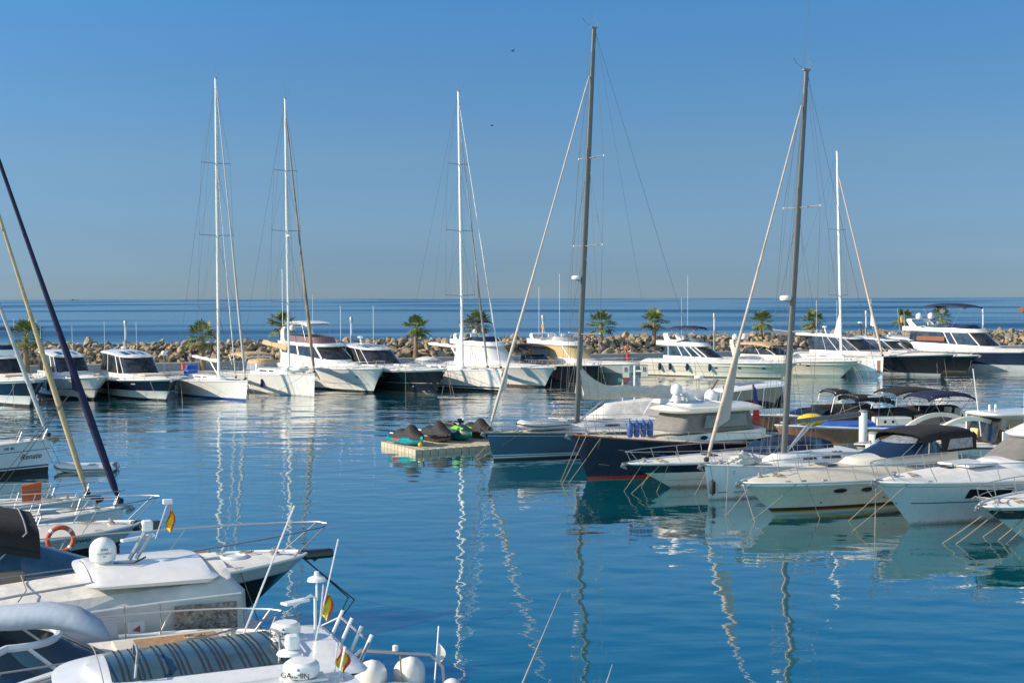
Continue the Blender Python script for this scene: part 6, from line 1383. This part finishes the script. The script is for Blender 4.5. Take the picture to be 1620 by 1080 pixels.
# L7 canvas covered cruiser, bow to the left
b = motor('motor_cruiser', 'white cruiser enclosed in pale grey canvas with a clear window and dome on top', Vector((-17.0,24.95,0)), None, 11.8, 4.2, [(.9,BW),(1.0,W)], a=205, fb=1.5, ov=1.0, fs=1.2)
PC = mat('pale_enclosure_canvas',(.56,.56,.55),.8,bump=.9,bscale=1.6,var=.16,vscale=1.5)
for x_ in (-5.8,-8.7,-9.45,-11.25):
    b.tubes('canvas_zip',[[(x_,1.97,1.15),(x_,1.945,1.8),(x_+.02,1.90,2.42)]],.012,GRY)
b.tubes('canvas_hem',[[(-11.2,1.90,2.45),(-9.5,1.90,2.42),(-8.0,1.87,2.36)]],.02,W)
b.stack([(-11.4,-3.0,1.05,1.2,1.95,1.4,1.8,2.3),(-11.35,-4.6,2.45,2.1,1.86,1.3,1.6,2.4)],[('canvas_enclosure',PC)])
b.stack([(-11.35,-4.6,2.45,2.1,1.86,1.3,1.6,2.4),(-11.1,-5.0,2.72,2.35,1.6,1.15,1.5,2.4)],[('canvas_shoulder',PC)],cap=CL,capn='canvas_roof',camber=.22)
b.stack([(-10.7,-8.0,2.70,2.76,1.66,1.62,.35,4.0),(-10.8,-7.9,2.80,2.82,1.72,1.66,.38,4.0),(-10.65,-8.1,2.86,2.86,1.60,1.56,.35,4.0)],[('hard_top',W),('hard_top',W)],cap=W,capn='hard_top_roof',camber=.12)
for sd in (1,-1):
    mb = MB(); mb.slab([(-9.7,sd*1.925,1.55),(-11.1,sd*1.925,1.50),(-11.1,sd*1.89,2.28),(-9.75,sd*1.88,2.30)],.03); mb.build('clear_window', mat('crinkled_vinyl',(.20,.18,.16),.12,var=.8,vscale=9,bump=.8,bscale=7,spec=.8), b.root, smooth=False)
    mb = MB(); mb.slab([(-6.0,sd*1.83,1.45),(-8.6,sd*1.92,1.40),(-8.5,sd*1.88,2.18),(-6.2,sd*1.78,2.12)],.03); mb.build('side_panel', mat('grey_side_panel',(.36,.38,.42),.7,var=.05), b.root, smooth=False)
mb = MB(); mb.slab([(-8.75,1.925,1.75),(-9.1,1.93,1.75),(-9.1,1.915,2.05),(-8.75,1.91,2.05)],.02); mb.build('burgee_panel', mat('mesh_panel',(.40,.42,.46),.7), b.root, smooth=False)
mb = MB(); mb.add([(-9.0,1.95,1.84),(-8.84,1.945,1.88),(-9.0,1.94,1.98)],[(0,1,2),(2,1,0)]); mb.build('burgee', mat('burgee_red',(.20,.02,.03),.6), b.root, smooth=False)
b.dome((-8.5,-.1,2.98),.30,.60)
b.tubes('dome_cable',[[(-8.7,.2,3.02),(-9.1,.5,3.05),(-9.4,.2,3.1)]],.02,BLK)
kv = b.M @ Vector((-8.5,-.1,2.98))
for i,(tx,sz,zz,m) in enumerate((('KVH',.08,.36,BLK),('TRACVISION',.06,.27,GRY),('TV5',.045,.20,GRY))):
    az = math.atan2(-kv.y,-kv.x)+.12; az_l = az - b.a; rr_ = .303
    c = Vector((-8.5+math.cos(az_l)*rr_, -.1+math.sin(az_l)*rr_, 2.98+zz)); n_ = Vector((math.cos(az_l),math.sin(az_l),0)); up = Vector((0,0,1)); ax = up.cross(n_)
    text_obj('dome_lettering', tx, sz, Matrix(((ax.x,up.x,n_.x,c.x),(ax.y,up.y,n_.y,c.y),(ax.z,up.z,n_.z,c.z),(0,0,0,1))), m, b.root)
b.tubes('radar_mast',[[(-9.1,-.2,3.0),(-9.45,-.2,3.6)],[(-9.25,-.2,3.0),(-9.6,-.2,3.55)]],.05,ST); b.box('searchlight',(-9.5,-.2,3.75),(.26,.24,.26),WPL,bev=.06); b.lathe('searchlight_lens',(-9.36,-.2,3.75),[(0,0),(.08,0),(.08,.015),(0,.02)],BLK,n=14,M=Matrix.Rotation(R(90),3,'Y')); b.box('radar_scanner',(-9.3,-.25,3.47),(.9,.12,.07),WPL,rz=.5)
b.flag((-9.7,-.3,3.4),.85,kind='spain',lean=(-.35,0),w=.3); b.box('gps_puck',(-10.0,-.35,4.25),(.22,.14,.12),WPL)
b.tubes('roof_seam',[[Vector((x_,y_,2.80+.17*(1-(y_/1.5)**2))) for y_ in (-1.3,-.9,-.4,0,.4,.9,1.3)] for x_ in (-8.1,-9.6)],.012,GRY)
b.tubes('roof_rail',[[(-5.2,1.2,2.55),(-6.6,1.25,2.72),(-8.3,1.28,2.86)]],.028,ST); b.tubes('canvas_seam',[[(-6.6,1.3,2.6),(-6.8,.8,2.72),(-6.8,-.8,2.72)]],.015,GRY)
# L8 open cruiser with blue grey hood
b = motor('motor_cruiser', 'open cruiser with a pale blue-grey folded hood, tan seats and a patch of teak foredeck', WLT((438,1003),1.85,1.2,LA), None, 11, 3.7, [(.9,WH),(1.0,W)], a=LA, fb=1.85, ov=1.2, fs=1.6, kb=2.4, camb=.2)
zc = b.zdx(-3)
b.box('teak_pad',(-.85,0,zc+.03),(1.7,1.2,.05),TK); b.box('pad_rim',(-.95,0,zc-.0),(2.3,1.6,.08),CR,bev=.03)
b.rail(.30,.50,r=.02,pul=.15,mid=False,step=1.4)
b.stack([(-4.6,-2.1,zc-.2,zc-.1,1.5,1.05,1.5,2.1),(-4.7,-3.2,zc+.55,zc+.5,1.3,.9,1.0,2.2)],[('windscreen',mat('grey_windscreen',(.04,.07,.10),.08,spec=.8))],mull=(0,[14],.04,BW))
o5 = outl((-4.7,-3.2,zc+.56,zc+.52,1.32,.92,1.0,2.2)); b.tubes('windscreen_frame',[[Vector((-9.5,1.75,zc+.05)),Vector((-7,1.62,zc+.30))]+o5[4:-4]+[Vector((-7,-1.62,zc+.30)),Vector((-9.5,-1.75,zc+.05))]],.075,BW)
b.tubes('side_glass_edge',[[Vector((-9.4,1.7,zc-.05)),Vector((-7,1.57,zc+.18)),Vector((-4.9,1.3,zc+.42))]],.03,BK)
hp = [b.Mi @ P(px,py,z) for px,py,z in ((-90,985,2.75),(-40,980,2.85),(20,976,2.95),(75,972,3.0),(118,978,2.95),(150,992,2.8),(170,1008,2.62))]
mb = MB(); mb.tube(hp,[.24,.27,.29,.30,.28,.21,.08],16,sy=.85); mb.build('folded_hood',CBG,b.root,ang=80)
b.tubes('hood_frame',[[(-5.4,1.4,zc+.6),(-6.8,1.4,zc+1.0)],[(-5.4,-1.4,zc+.6),(-6.8,-1.4,zc+1.0)],[(-5.0,-1.45,zc+.75),(-8.4,-1.5,zc+.55)]],.025,ST)
seats(b,-6.2,.9,zc-.3,mat('tan_leather',(0,0,0))); seats(b,-5.9,.1,zc-.3,WPL); b.box('cockpit_sole',(-7.2,0,zc+.06),(3.6,2.6,.06),TK); b.box('console_box',(-4.6,-.6,zc+.0),(.6,.9,.5),CR,bev=.06)
# L9 hard top with sun roof
b = motor('sports_yacht', 'white hard top boat with a long slatted glass sun roof, radar dome and rod holders', Vector((-13.35,17.75,0)), None, 11.3, 3.9, [(.9,WH),(1.0,W)], a=203, fb=1.8, ov=1.2, fs=1.5)
zr = 2.92
b.stack([(-10.9,-2.2,1.6,1.7,1.75,1.2,1.8,2.2),(-10.9,-3.2,2.05,2.1,1.65,1.15,1.7,2.3)],[('saloon',BW)]); b.stack([(-10.9,-3.2,2.05,2.1,1.65,1.15,1.7,2.3),(-10.8,-6.6,zr-.16,zr-.16,1.4,1.15,.9,2.6)],[('window_band',GL)],mull=(0,[8,6,10,14],.07,BW))
E = (-11.0,-6.9,zr+.05,zr-.02,1.30,1.12,.8,2.8)
b.stack([(-11.1,-6.6,zr-.17,zr-.17,1.5,1.22,.9,2.7),(-11.3,-6.4,zr-.08,zr-.10,1.58,1.28,1.0,2.7),(-11.2,-6.6,zr-.0,zr-.06,1.48,1.2,.9,2.7),E],[('roof_edge',BK),('roof_edge',BW),('roof_edge',BW)],cap=BW,capn='roof',camber=.13)
b.roofpatch(E,-10.1,-7.25,-.86,.86,.13,mat('sunroof_glass',(.045,.085,.105),.10,var=.35,vscale=1.2,spec=.6),name='sun_roof',n=10)
for k in range(9):
    for dx in (0,.09,.16)[:2+k%2]: b.roofpatch(E,-10.05+.315*k+dx,-10.05+.315*k+dx+.022,-.86,.86,.13,BLK,name='sun_roof_slat',off=.024,n=1)
for x in (-7.6,-9.9):
    b.tubes('grab_rail',[[(x,.95,zr+.08),(x-.02,.93,zr+.28),(x-.08,.6,zr+.38),(x-.1,.2,zr+.40),(x-.1,-.1,zr+.36),(x-.1,-.2,zr+.16)]],.024,ST)
b.radome((-10.25,-.1,zr+.20),.26,.26); b.box('radar_base',(-10.3,-.1,zr+.16),(.62,.4,.05),WPL)
def domeword(b, c, r, txt, dx=-.35, sz=.11, z=.09):
    kv = b.M @ Vector(c); az = math.atan2(-kv.y,-kv.x) - b.a + dx
    n_ = Vector((math.cos(az),math.sin(az),0)); up = Vector((0,0,1)); ax = up.cross(n_); q = Vector(c)+n_*(r+.004)+Vector((0,0,z))
    text_obj('dome_lettering', txt, sz, Matrix(((ax.x,up.x,n_.x,q.x),(ax.y,up.y,n_.y,q.y),(ax.z,up.z,n_.z,q.z),(0,0,0,1))), BLK, b.root)
    q2 = q + ax*.05 + Vector((0,0,.075)); mb = MB(); mb.add([q2-ax*.03, q2+ax*.03, q2+Vector((0,0,.045))],[(0,1,2)]); mb.build('dome_triangle', mat('bright_blue',(.02,.10,.55),.4), b.root, smooth=False)
domeword(b,(-10.25,-.1,zr+.20),.25,'GARMIN')
b.tubes('mast_hoop',[[(-10.75,.0,zr+.1),(-10.75,0,zr+.85),(-10.65,.1,zr+.92),(-10.3,.3,zr+.82)]],.028,WPL); b.box('antenna_plate',(-10.35,.2,zr+.86),(.5,.2,.05),WPL,rz=.4); b.tubes('light_mast',[[(-10.78,0,zr+.8),(-10.78,0,zr+1.15)]],.02,WPL); b.lathe('gps_mushroom',(-10.78,0,zr+1.15),[(0,0),(.17,.0),(.15,.05),(.05,.09),(.04,.16),(0,.17)],WPL)
b.flag((-10.85,-.1,zr+.3),.75,kind='spain',lean=(-.1,0),w=.25)
b.antenna((-9.7,-1.15,zr),2.3,r=.018,lean=(-.42,0)); b.antenna((-10.65,.25,zr),1.9,r=.014,lean=(-.24,0))
for k in range(4):
    y = -1.1+.62*k; b.tubes('rod_holder',[[(-11.35+.0*k,y,zr-.12),(-11.55,y,zr+.3)]],.035,WPL,8)
b.tubes('rocket_rail',[[(-11.2,-1.3,zr+.0),(-11.5,-1.1,zr+.18),(-11.5,.76,zr+.18),(-11.2,1.2,zr+.0)]],.024,ST)
mb = MB(); mb.slab([(-7.2,1.58,2.32),(-8.0,1.6,2.32),(-8.0,1.52,2.62),(-7.2,1.5,2.62)],.02); mb.build('window_letter_panel', mat('grey_print',(.30,.33,.35),.5), b.root, smooth=False)
for x_ in (-7.1,-10.25): b.tubes('roof_seam',[[Vector((x_,y_,zr+.09+.13*(1-(y_/1.3)**2))) for y_ in (-1.25,-.9,-.4,0,.4,.9,1.25)]],.010,GRY)
text_obj('lettering','OPH',.26,Matrix.Translation((-7.6,1.585,2.46)) @ Matrix.Rotation(R(180),4,'Z') @ Matrix.Rotation(R(90),4,'X'),BLK,b.root)
# L10 bottom edge hard top
b = motor('sports_yacht', 'white hard top with a second radar dome and Spanish flag, cut by the bottom edge', Vector((-12.3,14.9,0)), None, 11, 3.7, [(.9,WH),(1.0,W)], a=202, fb=1.7, ov=1.1, fs=1.5)
zr = 3.0; E = (-10.8,-4.9,zr+.05,zr-.02,1.35,1.0,1.2,2.6)
b.stack([(-10.6,-3.0,1.5,1.6,1.6,1.15,1.7,2.3),(-10.6,-4.6,zr-.12,zr-.12,1.4,1.05,1.3,2.4)],[('window_band',GL)]); b.stack([(-10.9,-4.4,zr-.13,zr-.13,1.55,1.15,1.3,2.5),(-10.9,-4.5,zr-.02,zr-.05,1.5,1.1,1.3,2.5),E],[('roof_edge',BW),('roof_edge',BW)],cap=BW,capn='roof',camber=.13)
b.radome((-10.0,-.55,zr+.22),.28,.26); b.box('radar_base',(-10.05,-.55,zr+.19),(.66,.4,.05),WPL); domeword(b,(-10.0,-.55,zr+.22),.268,'GARMIN',sz=.12); b.box('searchlight',(-9.95,-.95,zr+.66),(.22,.2,.24),WPL,bev=.05); b.tubes('light_hoop',[[(-10.0,-.6,zr+.12),(-10.6,-.6,zr+.15),(-10.7,-.6,zr+.6)]],.022,WPL)
b.lathe('gps_mushroom',(-9.9,-.95,zr+.48),[(0,0),(.2,.0),(.18,.04),(.05,.08),(0,.08)],WPL); b.flag((-10.55,-.7,zr+.15),.5,kind='spain',lean=(-.1,0),w=.3)
# L11 stern with white outboards
b = motor('outboard_boat', 'boat with two rounded white outboard cowls under a steel hoop, at the bottom edge', Vector((-.35,18.2,0)), None, 7.5, 2.6, [(1.0,WH)], a=-74, fb=1.1, ov=.8, fs=.9)
for y in (-.40,.40):
    mb = MB(); c = Vector((-7.9,y,1.14)); rows = []
    for k in range(9):
        t = k/8; zz = -.34+.80*t; w = [.20,.26,.29,.30,.30,.295,.275,.23,.13][k]; xo = -.06+.16*t*t
        rows.append([c+Vector((xo+math.cos(q)*w*1.5, math.sin(q)*w*1.12, zz+.06*math.cos(q)*t)) for q in [2*math.pi*j/18 for j in range(18)]])
    rows.append([c+Vector((.12,0,.50)) for _ in range(18)]); mb.grid(rows,cu=True); mb.build('outboard_cowl',WPL,b.root,ang=60); mb = MB(); mb.tube([(-7.9,y,1.0),(-8.0,y,.2),(-8.0,y,-.3)],[.16,.1,.08],8); mb.build('outboard_leg',WPL,b.root)
b.tubes('steel_hoop',[[(-7.4,-1.0,.9),(-7.35,-.95,1.75),(-7.3,-.7,1.98),(-7.3,.7,1.78),(-7.35,.98,1.5),(-7.4,1.05,.9)]],.035,ST); b.lathe('hoop_lamp',(-7.3,.0,1.92),[(0,0),(.06,0),(.06,.1),(0,.12)],WPL); b.tubes('stern_rope',[[(-7.3,.1,1.85),(-7.5,.15,1.3),(-7.45,.3,1.0)]],.02,RP)
b.tubes('mooring_line',[[(-7.2,-.9,1.0),Vector((-9.9,-3.3,.9)),Vector((-12.2,-5.5,.7))],[(-7.3,1.0,1.2),(-6.6,2.6,.75),(-6.0,4.0,.5)]],.018,RPD)
q = b.Mi @ PD(694,990,24.0); q0 = b.Mi @ PD(687,1085,23.2); b.tubes('whip_antenna',[[q0,q]],.016,WPL,5)
qa = q0.lerp(q,.40); qb = q0.lerp(q,.74); mb = MB(); n_ = 6
rows = []
for i in range(7):
    k = i/6; c = qa.lerp(qb,k); w = .16*math.sin(math.pi*min(1,k*.85+.1)); rows.append([c, c+Vector((.0,w*.5,0)), c+Vector((.06,w,-.03))])
mb.grid(rows); mb.build('white_pennant', CL, b.root)
q = b.Mi @ P(715,1078,1.6); b.dome(q-Vector((0,0,.35)),.2,.42)
# L12 craft below the frame whose rods reach into view
b = motor('fishing_boat', 'boat just below the frame whose long thin rods rise over the open water', Vector((2.2,12.8,0)), None, 7.5, 2.6, [(1.0,WH)], a=-84, fb=1.1, ov=.7, fs=.9)
def rod(p0, d0, p1, d1, r): 
    a_ = b.Mi @ PD(p0[0],p0[1],d0); c_ = b.Mi @ PD(p1[0],p1[1],d1); b.tubes('fishing_rod',[[a_,a_.lerp(c_,.5),c_]],[r*1.6,r,r*.5],GRY,5)
rod((825,1085),19.5,(887,938),21.0,.014); rod((955,1095),19.5,(969,1050),19.8,.012)
b.box('rod_rack',(-6.9,0,1.6),(.3,2.2,1.2),W)
# birds
for px,py in ((811,81),(778,199)):
    c = PD(px,py,150 if py < 100 else 180); r0 = empty('seabird', c, .6, 'tiny dark bird high in the sky, %s' % ('the upper one' if py < 100 else 'the lower one'), 'bird'); mb = MB(); mb.ell((0,0,0),.22,.07,.07,8,6); mb.build('body', BLK, r0)
    mb = MB(); mb.add([(-.06,0,.04),(.1,0,.04),(.02,.55,.16),(-.08,.5,.14)],[(0,1,2,3),(3,2,1,0)]); mb.build('wing', BLK, r0, smooth=False); mb = MB(); mb.add([(-.06,0,.04),(.1,0,.04),(.02,-.55,.16),(-.08,-.5,.14)],[(0,1,2,3),(3,2,1,0)]); mb.build('wing', BLK, r0, smooth=False)
